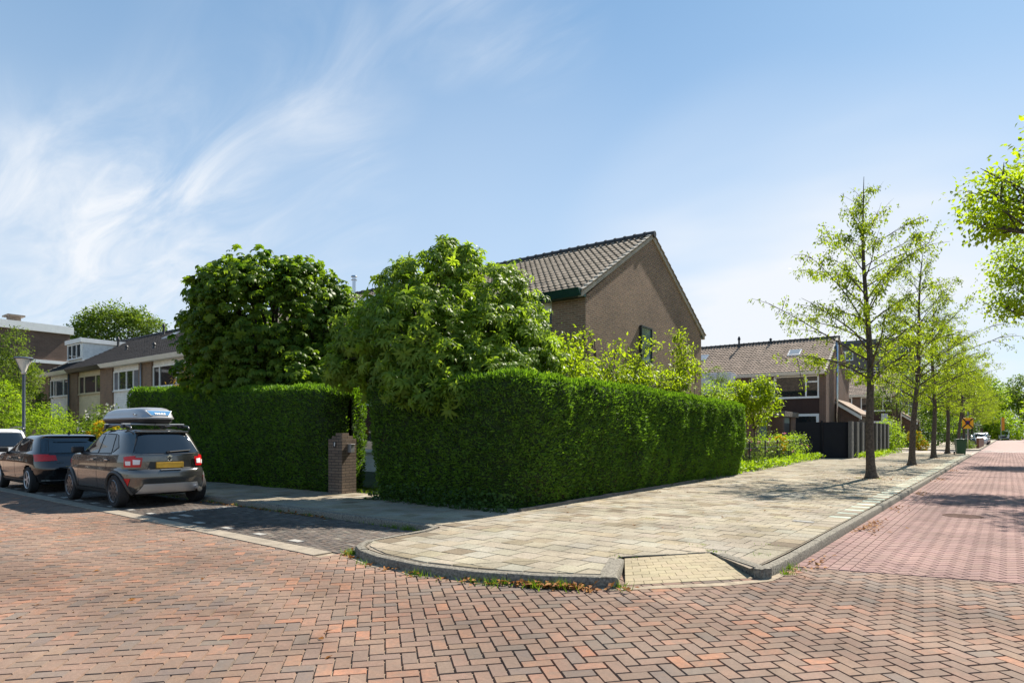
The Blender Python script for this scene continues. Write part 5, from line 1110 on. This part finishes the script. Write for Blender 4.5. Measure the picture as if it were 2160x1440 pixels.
# ------------------------------------------------------------------ cars
class Body:
    """car skin as stacked rounded outlines; +x is the nose, +y the left side"""
    def __init__(s, lv, n=5.5): s.lv = lv; s.n = n; s.z = [l[0] for l in lv]
    def par(s, z):
        lv = s.lv
        if z <= lv[0][0]: return lv[0][1:]
        for a, b in zip(lv, lv[1:]):
            if a[0] <= z <= b[0]: t = (z - a[0]) / (b[0] - a[0]); return tuple(p + (q - p) * t for p, q in zip(a[1:], b[1:]))
        return lv[-1][1:]
    def side(s, x, z):
        xr, xf, w = s.par(z); c, h = (xr + xf) / 2, (xf - xr) / 2; k = min(.9999, abs((x - c) / h)); return w * (1 - k ** s.n) ** (1 / s.n)
    def rear(s, y, z, sgn=-1):
        xr, xf, w = s.par(z); c, h = (xr + xf) / 2, (xf - xr) / 2; k = min(.9999, abs(y / w)); return c + sgn * h * (1 - k ** s.n) ** (1 / s.n)
    def build(s, mb, arches, dz=.035, nu=120):
        zs = []
        for a, b in zip(s.lv, s.lv[1:]):
            m = max(1, round((b[0] - a[0]) / dz)); zs += [a[0] + (b[0] - a[0]) * i / m for i in range(m)]
        zs.append(s.lv[-1][0])
        th = np.linspace(0, 2 * np.pi, 4000); cxx = np.sign(np.cos(th)) * np.abs(np.cos(th)) ** (2 / s.n) * 1.85; syy = np.sign(np.sin(th)) * np.abs(np.sin(th)) ** (2 / s.n) * .82
        L_ = np.concatenate([[0], np.cumsum(np.hypot(np.diff(cxx), np.diff(syy)))]); tt = np.interp(np.linspace(0, L_[-1], nu, endpoint=False), L_, th)
        ux = np.sign(np.cos(tt)) * np.abs(np.cos(tt)) ** (2 / s.n); uy = np.sign(np.sin(tt)) * np.abs(np.sin(tt)) ** (2 / s.n)
        V_ = []
        for z in zs:
            xr, xf, w = s.par(z); c, h = (xr + xf) / 2, (xf - xr) / 2; V_ += [(c + h * a, w * b_, z) for a, b_ in zip(ux, uy)]
        F_ = []
        for i in range(len(zs) - 1):
            for k in range(nu):
                q = (i * nu + k, i * nu + (k + 1) % nu, (i + 1) * nu + (k + 1) % nu, (i + 1) * nu + k)
                cx = sum(V_[j][0] for j in q) / 4; cz = sum(V_[j][2] for j in q) / 4; cy = sum(V_[j][1] for j in q) / 4
                if abs(cy) > .55 and any((cx - ax) ** 2 + (cz - az) ** 2 < ar * ar for ax, az, ar in arches): continue
                F_.append(q)
        m = len(zs) - 1; F_.append(tuple(m * nu + k for k in range(nu))); F_.append(tuple(range(nu - 1, -1, -1)))
        mb.add(V_, F_)
    def patch_side(s, mb, quad, off=.006, sgn=1, nu=8, nv=6, mi=0):
        """quad = four (x, z) corners: lower rear, lower front, upper front, upper rear"""
        rows = []
        for j in range(nv + 1):
            v = j / nv; r_ = []
            for i in range(nu + 1):
                u = i / nu; x = (quad[0][0] * (1 - u) + quad[1][0] * u) * (1 - v) + (quad[3][0] * (1 - u) + quad[2][0] * u) * v
                z = (quad[0][1] * (1 - u) + quad[1][1] * u) * (1 - v) + (quad[3][1] * (1 - u) + quad[2][1] * u) * v
                r_.append((x, sgn * (s.side(x, z) + off), z + off * .3))
            rows.append(r_)
        mb.grid(rows, mi)
    def patch_end(s, mb, quad, off=.006, end=-1, nu=10, nv=6, mi=0):
        """quad = four (y, z) corners on the tail (end=-1) or nose (end=1)"""
        rows = []
        for j in range(nv + 1):
            v = j / nv; r_ = []
            for i in range(nu + 1):
                u = i / nu; y = (quad[0][0] * (1 - u) + quad[1][0] * u) * (1 - v) + (quad[3][0] * (1 - u) + quad[2][0] * u) * v
                z = (quad[0][1] * (1 - u) + quad[1][1] * u) * (1 - v) + (quad[3][1] * (1 - u) + quad[2][1] * u) * v
                r_.append((s.rear(y, z, end) + end * off, y * (1 + off * .5), z))
            rows.append(r_)
        mb.grid(rows, mi)
def car_paint(name, c, metal=.6, rough=.25):
    return mat(name, c, rough, .06, 3, metal=metal, spec=.6, coat=1.0)
def wheel(parent, x, y, r_, w, spokes, rim_m='alloy', side=1):
    b = MB(); pr = [(r_ * .66, -w / 2 * .9), (r_ * .9, -w / 2), (r_ * .98, -w / 2 * .8), (r_, -w / 2 * .45), (r_, w / 2 * .45), (r_ * .98, w / 2 * .8), (r_ * .9, w / 2), (r_ * .66, w / 2 * .9)]
    b.lathe(pr, (0, 0, 0), 32, axis='y'); t = b.build('wheel', M['tyre'], parent, smooth='auto'); t.location = (x, y, r_)
    b = MB(); f = w / 2 * side
    for k in range(spokes):
        a = 2 * math.pi * k / spokes; ca, sa = math.cos(a), math.sin(a); q = .018
        v = []
        for rr, hw in ((r_ * .1, .03), (r_ * .64, .022)):
            for s_ in (-1, 1):
                for yy in (f * .62, f * .93): v.append((ca * rr - sa * s_ * hw, yy, sa * rr + ca * s_ * hw))
        b.add(v, [(0, 1, 3, 2), (4, 6, 7, 5), (0, 4, 5, 1), (2, 3, 7, 6), (1, 5, 7, 3), (0, 2, 6, 4)])
    b.lathe([(r_ * .15, f * .6), (r_ * .15, f * .95), (.01, f * .97)], (0, 0, 0), 16, axis='y')
    b.tube([(r_ * .655 * math.cos(2 * math.pi * k / 28), f * .9, r_ * .655 * math.sin(2 * math.pi * k / 28)) for k in range(29)], .014, 5, cap=False)
    rim = b.build('rim', M[rim_m], t, smooth='auto')
    b = MB(); b.lathe([(r_ * .64, f * .45), (r_ * .64, f * .5), (.01, f * .5)], (0, 0, 0), 24, axis='y'); b.build('brake_disc', M['black'], t)
def arch_ring(mb, body, ax, az, ar, sgn, t=.035, a0=-8, a1=188):
    pts_ = []
    for k in range(25):
        a = R(a0 + (a1 - a0) * k / 24); x, z = ax + ar * math.cos(a), az + ar * math.sin(a); pts_.append((x, sgn * (body.side(x, max(z, body.z[0])) + .004), z))
    mb.tube(pts_, t, 6)
def car(name, label, loc, rz, lv, paint, wb, r_, sp, windows, rear_win, lights, arch_m, n=5.5, group=None, rails=None, plate=None, seams=(), handles=(), mirror=None, spokes=10, sills=True, track=.74, extras=None, front_win=None, rim='alloy'):
    o = empty(name, loc, rz, label, 'car', group); B = Body(lv, n); ar = r_ + .045
    arches = [(wb[0], r_, ar), (wb[1], r_, ar)]
    b = MB(); B.build(b, arches); body = b.build('body', paint, o, smooth='auto')
    b = MB(); b.box(lv[2][1] + .35, lv[2][2] - .35, -.56, .56, .24, .62); b.build('underbody', M['black'], o)
    for sgn in (1, -1):
        if arch_m is not None:
            for ax, az, a_ in arches: b = MB(); arch_ring(b, B, ax, az, a_, sgn); b.build('wheel_arch', arch_m, o, smooth='auto')
        for x in wb: wheel(o, x, sgn * track, r_, .2, spokes, rim, sgn)
        for q in windows:
            mx_ = sum(p[0] for p in q) / 4; mz_ = sum(p[1] for p in q) / 4; b = MB(); B.patch_side(b, [(mx_ + (p[0] - mx_) * 1.09, mz_ + (p[1] - mz_) * 1.14) for p in q], .003, sgn); b.build('window_surround', M['black'], o, smooth=True)
            b = MB(); B.patch_side(b, q, .007, sgn); b.build('side_window', M['glass_car'], o, smooth=True)
        if sills: b = MB(); B.patch_side(b, [(wb[0] + ar + .02, .24), (wb[1] - ar - .02, .24), (wb[1] - ar - .02, .33), (wb[0] + ar + .02, .33)], .02, sgn, 6, 2); b.build('sill', M['black'], o)
        if seams:
            b = MB()
            for s_ in seams: B.patch_side(b, s_, .003, sgn, 2, 10)
            b.build('door_gap', M['black'], o)
        for hx, hz in handles: b = MB(); yy = B.side(hx, hz); b.box(hx - .09, hx + .09, sgn * yy + (0 if sgn > 0 else -.03), sgn * yy + (.03 if sgn > 0 else 0), hz - .018, hz + .018); b.build('door_handle', paint, o, bevel=.008)
        if mirror:
            b = MB(); mx, mz = mirror; yy = B.side(mx, mz) * sgn; b.box(mx - .05, mx + .07, min(yy, yy + sgn * .22), max(yy, yy + sgn * .22), mz - .01, mz + .13); b.build('wing_mirror', M['black'], o, bevel=.03)
        for q in lights: b = MB(); (B.patch_end if q[0] == 'e' else B.patch_side)(b, [(p[0] * (sgn if q[0] == 'e' else 1), p[1]) for p in q[1]], q[2], *((-1,) if q[0] == 'e' else (sgn,))); b.build(q[3], M[q[4]], o, smooth=True)
        if rails: b = MB(); x0, x1, yy, z = rails; b.tube([(x0, sgn * yy, z - .06), (x0 + .06, sgn * yy, z + .005), (x0 + .3, sgn * yy, z + .02), ((x0 + x1) / 2, sgn * yy, z + .035), (x1 - .3, sgn * yy, z + .0), (x1, sgn * yy, z - .08)], .02, 8); b.build('roof_rail', M['alloy'], o, smooth=True)
    cx_ = sum(p[0] for p in rear_win) / 4; q_ = [(p[0] * 1.05, p[1] + (.035 if i > 1 else -.03)) for i, p in enumerate(rear_win)]; b = MB(); B.patch_end(b, q_, .004); b.build('window_surround', M['black'], o, smooth=True)
    b = MB(); B.patch_end(b, rear_win, .008); b.build('rear_window', M['glass_car'], o, smooth=True)
    if front_win: b = MB(); B.patch_end(b, front_win, .007, 1); b.build('windscreen', M['glass_car'], o, smooth=True)
    if plate: b = MB(); px, z0, z1 = plate; b.box(px - .012, px + .03, -.26, .26, z0, z1); b.build('number_plate', M['plate'], o, bevel=.004)
    if extras: extras(o, B)
    return o, B
# grey small crossover with the roof box (tail towards the camera)
LV1 = [(.24, -1.66, 1.72, .76), (.30, -1.76, 1.82, .80), (.42, -1.82, 1.86, .83), (.58, -1.84, 1.87, .845), (.70, -1.83, 1.86, .845), (.745, -1.80, 1.85, .845), (.765, -1.735, 1.84, .84), (.92, -1.735, 1.78, .835), (1.0, -1.73, 1.68, .82), (1.035, -1.725, 1.5, .81), (1.06, -1.715, 1.02, .795), (1.10, -1.69, .93, .775), (1.28, -1.57, .58, .71), (1.42, -1.47, .33, .655), (1.49, -1.40, .18, .61), (1.53, -1.33, .05, .55), (1.55, -1.2, -.15, .44)]
P1 = car_paint('graphite_paint', (.12, .116, .11), .7, .2)
def ex1(o, B):
    b = MB(); B.patch_end(b, [(-.60, .28), (.60, .28), (.50, .47), (-.50, .47)], .03, -1, 16, 5); b.build('skid_plate', M['silver'], o, smooth=True)
    b = MB(); B.patch_end(b, [(-.42, .75), (.42, .75), (.36, .90), (-.36, .90)], .004); b.build('plate_recess', mat('recess_paint', (.03, .03, .03), .4), o)
    b = MB(); B.patch_end(b, [(-.60, 1.045), (.60, 1.045), (.60, 1.06), (-.60, 1.06)], .01); b.build('window_trim', M['alloy'], o)
    b = MB(); b.tube([(B.rear(.05, 1.1) - .03, .02, 1.09), (B.rear(-.2, 1.13) - .035, -.42, 1.12)], .014, 6); b.tube([(B.rear(0, 1.09) - .03, .04, 1.075), (B.rear(0, 1.09) - .03, .0, 1.1)], .03, 8); b.build('rear_wiper', M['black'], o)
    xx = B.rear(0, .97) - .012     # stylised letter badge, two facing hooks
    zz = [(-.045, .045), (.0, .075), (.05, .04), (.015, .015), (-.05, .04)]; b = MB()
    for q in ([(.0, .07), (.052, .03), (.03, .012), (.0, .035), (-.025, .018), (.055, -.045), (.0, -.07), (-.052, -.03), (-.03, -.012), (.0, -.035), (.025, -.018), (-.055, .045)],): b.prism([(p[0], p[1] + .965) for p in q], 'x', xx - .006, xx)
    b.build('badge', M['chrome'], o)
    b = MB(); b.box(-1.47, -1.30, -.5, .5, 1.475, 1.515); b.build('spoiler', P1, o, bevel=.015)
    b = MB(); b.tube([(-1.80, -.52, .33), (-1.9, -.53, .32)], .05, 12); b.build('exhaust', M['steel'], o)
    b = MB(); b.box(-1.84, -1.76, -.2, .2, .735, .75); b.build('plate_light_bar', M['silver'], o)
    t = text_mesh('IGNIS', .055, .002, M['chrome'], o, (B.rear(-.48, .955) - .006, -.47, .955), (R(90), 0, R(-90)), 'model_lettering')
    b = MB(); b.tube([(-1.0, 0, 1.55), (-1.1, 0, 1.74)], .006, 5); b.build('aerial', M['black'], o)
lights1 = [('e', [(.50, .80), (.70, .80), (.70, 1.0), (.47, .985)], .02, 'tail_light', 'red_lens'), ('e', [(.54, .85), (.64, .85), (.64, .95), (.53, .94)], .026, 'clear_lens', 'white_lens'),
    ('s', [(-1.66, .80), (-1.50, .80), (-1.50, 1.0), (-1.66, 1.02)], .02, 'tail_light', 'red_lens'), ('s', [(-1.62, .83), (-1.54, .83), (-1.53, .91), (-1.62, .91)], .026, 'clear_lens', 'white_lens'), ('e', [(.72, .42), (.79, .42), (.79, .58), (.70, .58)], .012, 'reflector', 'red_lens')]
lights1[0] = ('e', [(.52, .80), (.735, .80), (.74, 1.0), (.49, .985)], .02, 'tail_light', 'red_lens')
win1 = [[(-.28, 1.065), (.66, 1.065), (.28, 1.43), (-.26, 1.445)], [(-.98, 1.075), (-.38, 1.065), (-.36, 1.445), (-.86, 1.43)], [(-1.2, 1.19), (-1.04, 1.10), (-.92, 1.42), (-1.0, 1.41)]]
seams1 = [[(.78, .36), (.792, .36), (.70, 1.04), (.688, 1.04)], [(-.335, .36), (-.323, .36), (-.323, 1.05), (-.335, 1.05)], [(-.78, .72), (-.768, .72), (-.92, 1.05), (-.932, 1.05)]]
c1, B1 = car('crossover_car', 'grey small crossover car parked in the bay with a roof box on top', (-15.0, 5.56, 0), math.pi, LV1, P1, (-1.22, 1.30), .325, 0, win1, [(-.61, 1.07), (.61, 1.07), (.455, 1.445), (-.455, 1.445)], lights1, mat('grey_arch_plastic', (.055, .053, .05), .5), 5.0, None, (-1.35, .15, .56, 1.60), (-1.765, .775, .885), seams1, [(-.86, .93), (-.12, .93)], (.72, 1.06), 10, extras=ex1, track=.745, front_win=[(-.62, 1.1), (.62, 1.1), (.52, 1.47), (-.52, 1.47)])
# roof bars and box
rb = empty('roof_bars', (-15.0, 5.56, 0), math.pi, 'silver roof bars clamped across the grey crossover car', 'roof bars')
for x in (-1.0, -.1):
    b = MB(); b.box(x - .035, x + .035, -.60, .61, 1.64, 1.667); b.build('bar', M['silver'], rb, bevel=.01)
    for s_ in (1, -1): b = MB(); b.prism([(s_ * .50, 1.575), (s_ * .62, 1.575), (s_ * .60, 1.64), (s_ * .46, 1.64)], 'x', x - .05, x + .05); b.build('foot', M['black'], rb)
BXS = .86
bx = empty('roof_box', (-15.12, 5.60, -.055), math.pi, 'silver grey roof box with a blue badge on top of the crossover car', 'roof box')
def box_rows(lv, n=4.5, nu=64):
    rows = []
    for z, xr, xf, y0, y1 in lv:
        xr = xr * .86; z = 1.73 + (z - 1.73) * .88; cx, hx, cy, hy = (xr + xf) / 2, (xf - xr) / 2, (y0 + y1) / 2 * .78, (y1 - y0) / 2 * .78; r_ = []
        for k in range(nu + 1): t = 2 * math.pi * k / nu; r_.append((cx + hx * math.copysign(abs(math.cos(t)) ** (2 / n), math.cos(t)), cy + hy * math.copysign(abs(math.sin(t)) ** (2 / n), math.sin(t)), z))
        rows.append(r_)
    return rows
b = MB(); rr = box_rows([(1.73, -1.38, .9, -.42, .40), (1.76, -1.48, 1.0, -.46, .44), (1.84, -1.52, 1.06, -.48, .46)]); b.grid(rr); b.add(rr[0][:-1], [tuple(range(64))]); b.build('tray', M['black'], bx, smooth='auto')
b = MB(); rr = box_rows([(1.825, -1.535, 1.08, -.495, .475), (1.835, -1.55, 1.09, -.505, .485), (1.865, -1.55, 1.09, -.505, .485), (1.875, -1.53, 1.07, -.49, .47), (1.95, -1.49, 1.0, -.47, .45), (2.03, -1.42, .86, -.44, .42), (2.08, -1.33, .66, -.38, .36), (2.105, -1.2, .4, -.30, .28), (2.11, -1.0, .2, -.2, .18)]); b.grid(rr); b.add(rr[-1][:-1], [tuple(range(64))]); lid = b.build('lid', mat('silver_grey_shell', (.36, .36, .37), .3, .06, 3, metal=.35, coat=.3), bx, smooth='auto')
xr_ = -1.512
def tailface(z): return np.interp(z, [1.8576, 1.9236, 1.994], [-1.53 * .86, -1.49 * .86, -1.42 * .86]) - .006
b = MB(); q = [(-.26, 1.993), (.26, 1.993), (.18, 1.888), (-.18, 1.888)]; b.add([(tailface(z), y - .01, z) for y, z in q], [(0, 1, 2, 3)]); b.build('badge_rim', M['white'], lid)
b = MB(); q = [(-.24, 1.989), (.24, 1.989), (.168, 1.897), (-.168, 1.897)]; b.add([(tailface(z) - .004, y - .01, z) for y, z in q], [(0, 1, 2, 3)]); bd = b.build('badge', M['blue'], lid)
text_mesh('THULE', .06, .0015, M['white'], bd, (tailface(1.925) - .007, -.01, 1.925), (R(90), 0, R(-90)), 'lettering', .004, (1.15, .9, 1)).rotation_euler = (R(62), 0, R(-90))
b = MB(); b.box(-1.0, -.92, .345, .372, 1.90, 1.93); b.build('lock', M['chrome'], lid, bevel=.005)
# black hatchback in front of it
LV2 = [(.20, -1.80, 1.85, .78), (.28, -1.93, 1.98, .83), (.45, -2.0, 2.05, .865), (.60, -2.02, 2.06, .875), (.72, -1.98, 2.03, .88), (.80, -1.95, 1.95, .875), (.90, -1.92, 1.80, .86), (.945, -1.90, 1.6, .85), (.975, -1.88, 1.12, .83), (1.0, -1.86, 1.0, .81), (1.2, -1.66, .55, .72), (1.34, -1.50, .22, .655), (1.40, -1.62, .05, .60), (1.425, -1.55, -.1, .55), (1.445, -1.3, -.3, .44)]
P2 = car_paint('black_paint', (.03, .03, .032), .8, .1)
win2 = [[(-.20, 1.0), (.72, 1.0), (.30, 1.31), (-.15, 1.34)], [(-.98, 1.02), (-.27, 1.0), (-.22, 1.34), (-.78, 1.31)], [(-1.3, 1.06), (-1.04, 1.03), (-.86, 1.28), (-1.05, 1.24)]]
seams2 = [[(.85, .34), (.862, .34), (.80, .96), (.788, .96)], [(-.235, .34), (-.223, .34), (-.223, .98), (-.235, .98)], [(-1.02, .74), (-1.008, .74), (-1.0, .98), (-1.012, .98)]]
lights2 = [('e', [(.42, .80), (.80, .78), (.80, .95), (.44, .93)], .012, 'tail_light', 'red_lens'), ('s', [(-1.86, .79), (-1.60, .86), (-1.62, .95), (-1.86, .95)], .012, 'tail_light', 'red_lens')]
def ex2(o, B):
    b = MB(); B.patch_end(b, [(-.7, .30), (.7, .30), (.7, .325), (-.7, .325)], .014); b.build('chrome_trim', M['chrome'], o)
    text_mesh('POLO', .06, .002, M['chrome'], o, (B.rear(.36, .74) - .006, .36, .74), (R(90), 0, R(-90)), 'model_lettering')
    b = MB(); b.prism([(-1.2, 1.43), (-1.36, 1.43), (-1.36, 1.52)], 'y', -.01, .01); b.build('fin_aerial', M['black'], o)
c2, B2 = car('hatchback_car', 'glossy black hatchback parked in front of the grey crossover car', (-20.25, 5.47, 0), math.pi, LV2, P2, (-1.28, 1.28), .32, 0, win2, [(-.68, .99), (.68, .99), (.56, 1.36), (-.56, 1.36)], lights2, None, 5.2, None, None, (-1.99, .56, .66), seams2, [(-.75, .86), (.08, .86)], (.80, .98), 5, extras=ex2, track=.775, front_win=[(-.7, 1.02), (.7, 1.02), (.56, 1.36), (-.56, 1.36)], rim='silver')
# white estate further on
LV3 = [(.24, -1.95, 2.0, .80), (.45, -2.1, 2.12, .88), (.65, -2.12, 2.12, .89), (.85, -2.08, 2.0, .885), (.98, -2.05, 1.7, .87), (1.03, -2.03, 1.2, .85), (1.06, -2.02, 1.05, .83), (1.3, -1.9, .62, .75), (1.5, -1.78, .25, .68), (1.58, -1.7, .05, .62), (1.62, -1.5, -.2, .5)]
P3 = car_paint('white_car_paint', (.66, .66, .65), 0, .3)
win3 = [[(-.15, 1.08), (.8, 1.07), (.38, 1.49), (-.1, 1.5)], [(-1.05, 1.1), (-.22, 1.08), (-.17, 1.5), (-.98, 1.48)], [(-1.75, 1.12), (-1.12, 1.1), (-1.05, 1.47), (-1.5, 1.45)]]
lights3 = [('e', [(.52, .85), (.84, .85), (.82, 1.05), (.55, 1.0)], .012, 'tail_light', 'red_lens')]
c3_, B3 = car('estate_car', 'white car with roof rails parked beyond the black hatchback', (-27.4, 5.55, 0), math.pi, LV3, P3, (-1.35, 1.35), .335, 0, win3, [(-.74, 1.06), (.74, 1.06), (.62, 1.5), (-.62, 1.5)], lights3, None, 5.2, None, (-1.7, .2, .6, 1.66), (-2.09, .7, .8), (), [(-.9, .95), (.0, .95)], (.9, 1.04), 5, track=.79, front_win=[(-.7, 1.1), (.7, 1.1), (.62, 1.5), (-.62, 1.5)])

# distant parked cars: copies of the two shapes in other colours
def recolour(root, paint, label, loc, rz, group='cars parked along the main street'):
    c = copy_tree(root); c.location = loc; c.rotation_euler.z = rz; c['label'] = label; c['group'] = group
    for ch in c.children:
        if ch.name.split('.')[0] in ('body', 'door_handle'):
            ch.data = ch.data.copy(); ch.data.materials.clear(); ch.data.materials.append(paint)
    return c
PS = car_paint('silver_car_paint', (.40, .42, .45), .6, .3); PO = car_paint('orange_car_paint', (.42, .10, .02), .4, .3); PB = car_paint('blue_car_paint', (.10, .16, .24), .5, .3)
recolour(c2, P2, 'black car parked between the street trees beyond the board wall', (-3.9, 97, .0), -math.pi / 2)
recolour(c3_, P3, 'white car parked at the kerb just past the board wall', (-2.75, 99, .0), -math.pi / 2)
recolour(c2, PS, 'silver hatchback parked behind the white car past the board wall', (-2.75, 106, .0), -math.pi / 2)
recolour(c3_, PS, 'silver estate car parked further up the kerb behind the silver hatchback', (-2.9, 118, .0), -math.pi / 2)
recolour(c3_, P3, 'white estate car parked beside the white truck', (-3.1, 126, .0), -math.pi / 2)
recolour(c2, PO, 'orange car parked on the opposite side of the street', (3.05, 104, 0), math.pi / 2)
recolour(c3_, PB, 'blue grey car parked behind the orange one', (3.0, 112, 0), math.pi / 2)
recolour(c2, PS, 'silver car parked beyond the blue grey one on the opposite kerb', (2.95, 120, 0), math.pi / 2)
# white box truck coming towards the camera
q = at(2117, 928, 147); tr = empty('box_truck', (q.x, q.y, 0), 0, 'white box truck with a dark windscreen driving towards the camera', 'truck')
b = MB(); rr = []
b.prism([(-1.05, .75), (1.05, .75), (1.08, 2.4), (.95, 2.72), (-.95, 2.72), (-1.08, 2.4)], 'y', 1.3, 5.6); b.build('cargo_box', M['white'], tr, bevel=.04)
b = MB(); b.prism([(-.3, .42), (1.4, .42), (1.4, 2.0), (.6, 2.0), (.02, 1.25), (-.3, 1.1)], 'x', -.98, .98); cab = b.build('cab', mat('van_white', (.85, .85, .84), .35, .05), tr, bevel=.05)
b = MB(); b.add([(-.86, -.0, 1.24), (.86, -.0, 1.24), (.80, .56, 1.98), (-.80, .56, 1.98)], [(0, 1, 2, 3)]); w_ = b.build('windscreen', M['glass_car'], tr); w_.location = (0, -.03, .01)
b = MB(); b.box(-.6, .6, -.33, -.301, .55, .95); b.build('grille', M['black'], tr)
for s_ in (-1, 1):
    b = MB(); b.box(s_ * .8 - .14, s_ * .8 + .14, -.325, -.301, .8, 1.0); b.build('headlight', M['white_lens'], tr)
    for yy in (.55, 4.2): b = MB(); b.lathe([(.3, -.12), (.36, -.1), (.36, .1), (.3, .12)], (s_ * .9, yy, .36), 16, axis='x'); b.build('wheel', M['tyre'], tr)
    b = MB(); b.box(min(s_ * 1.0, s_ * 1.2), max(s_ * 1.0, s_ * 1.2), .2, .3, 1.3, 1.7); b.build('wing_mirror', M['black'], tr)
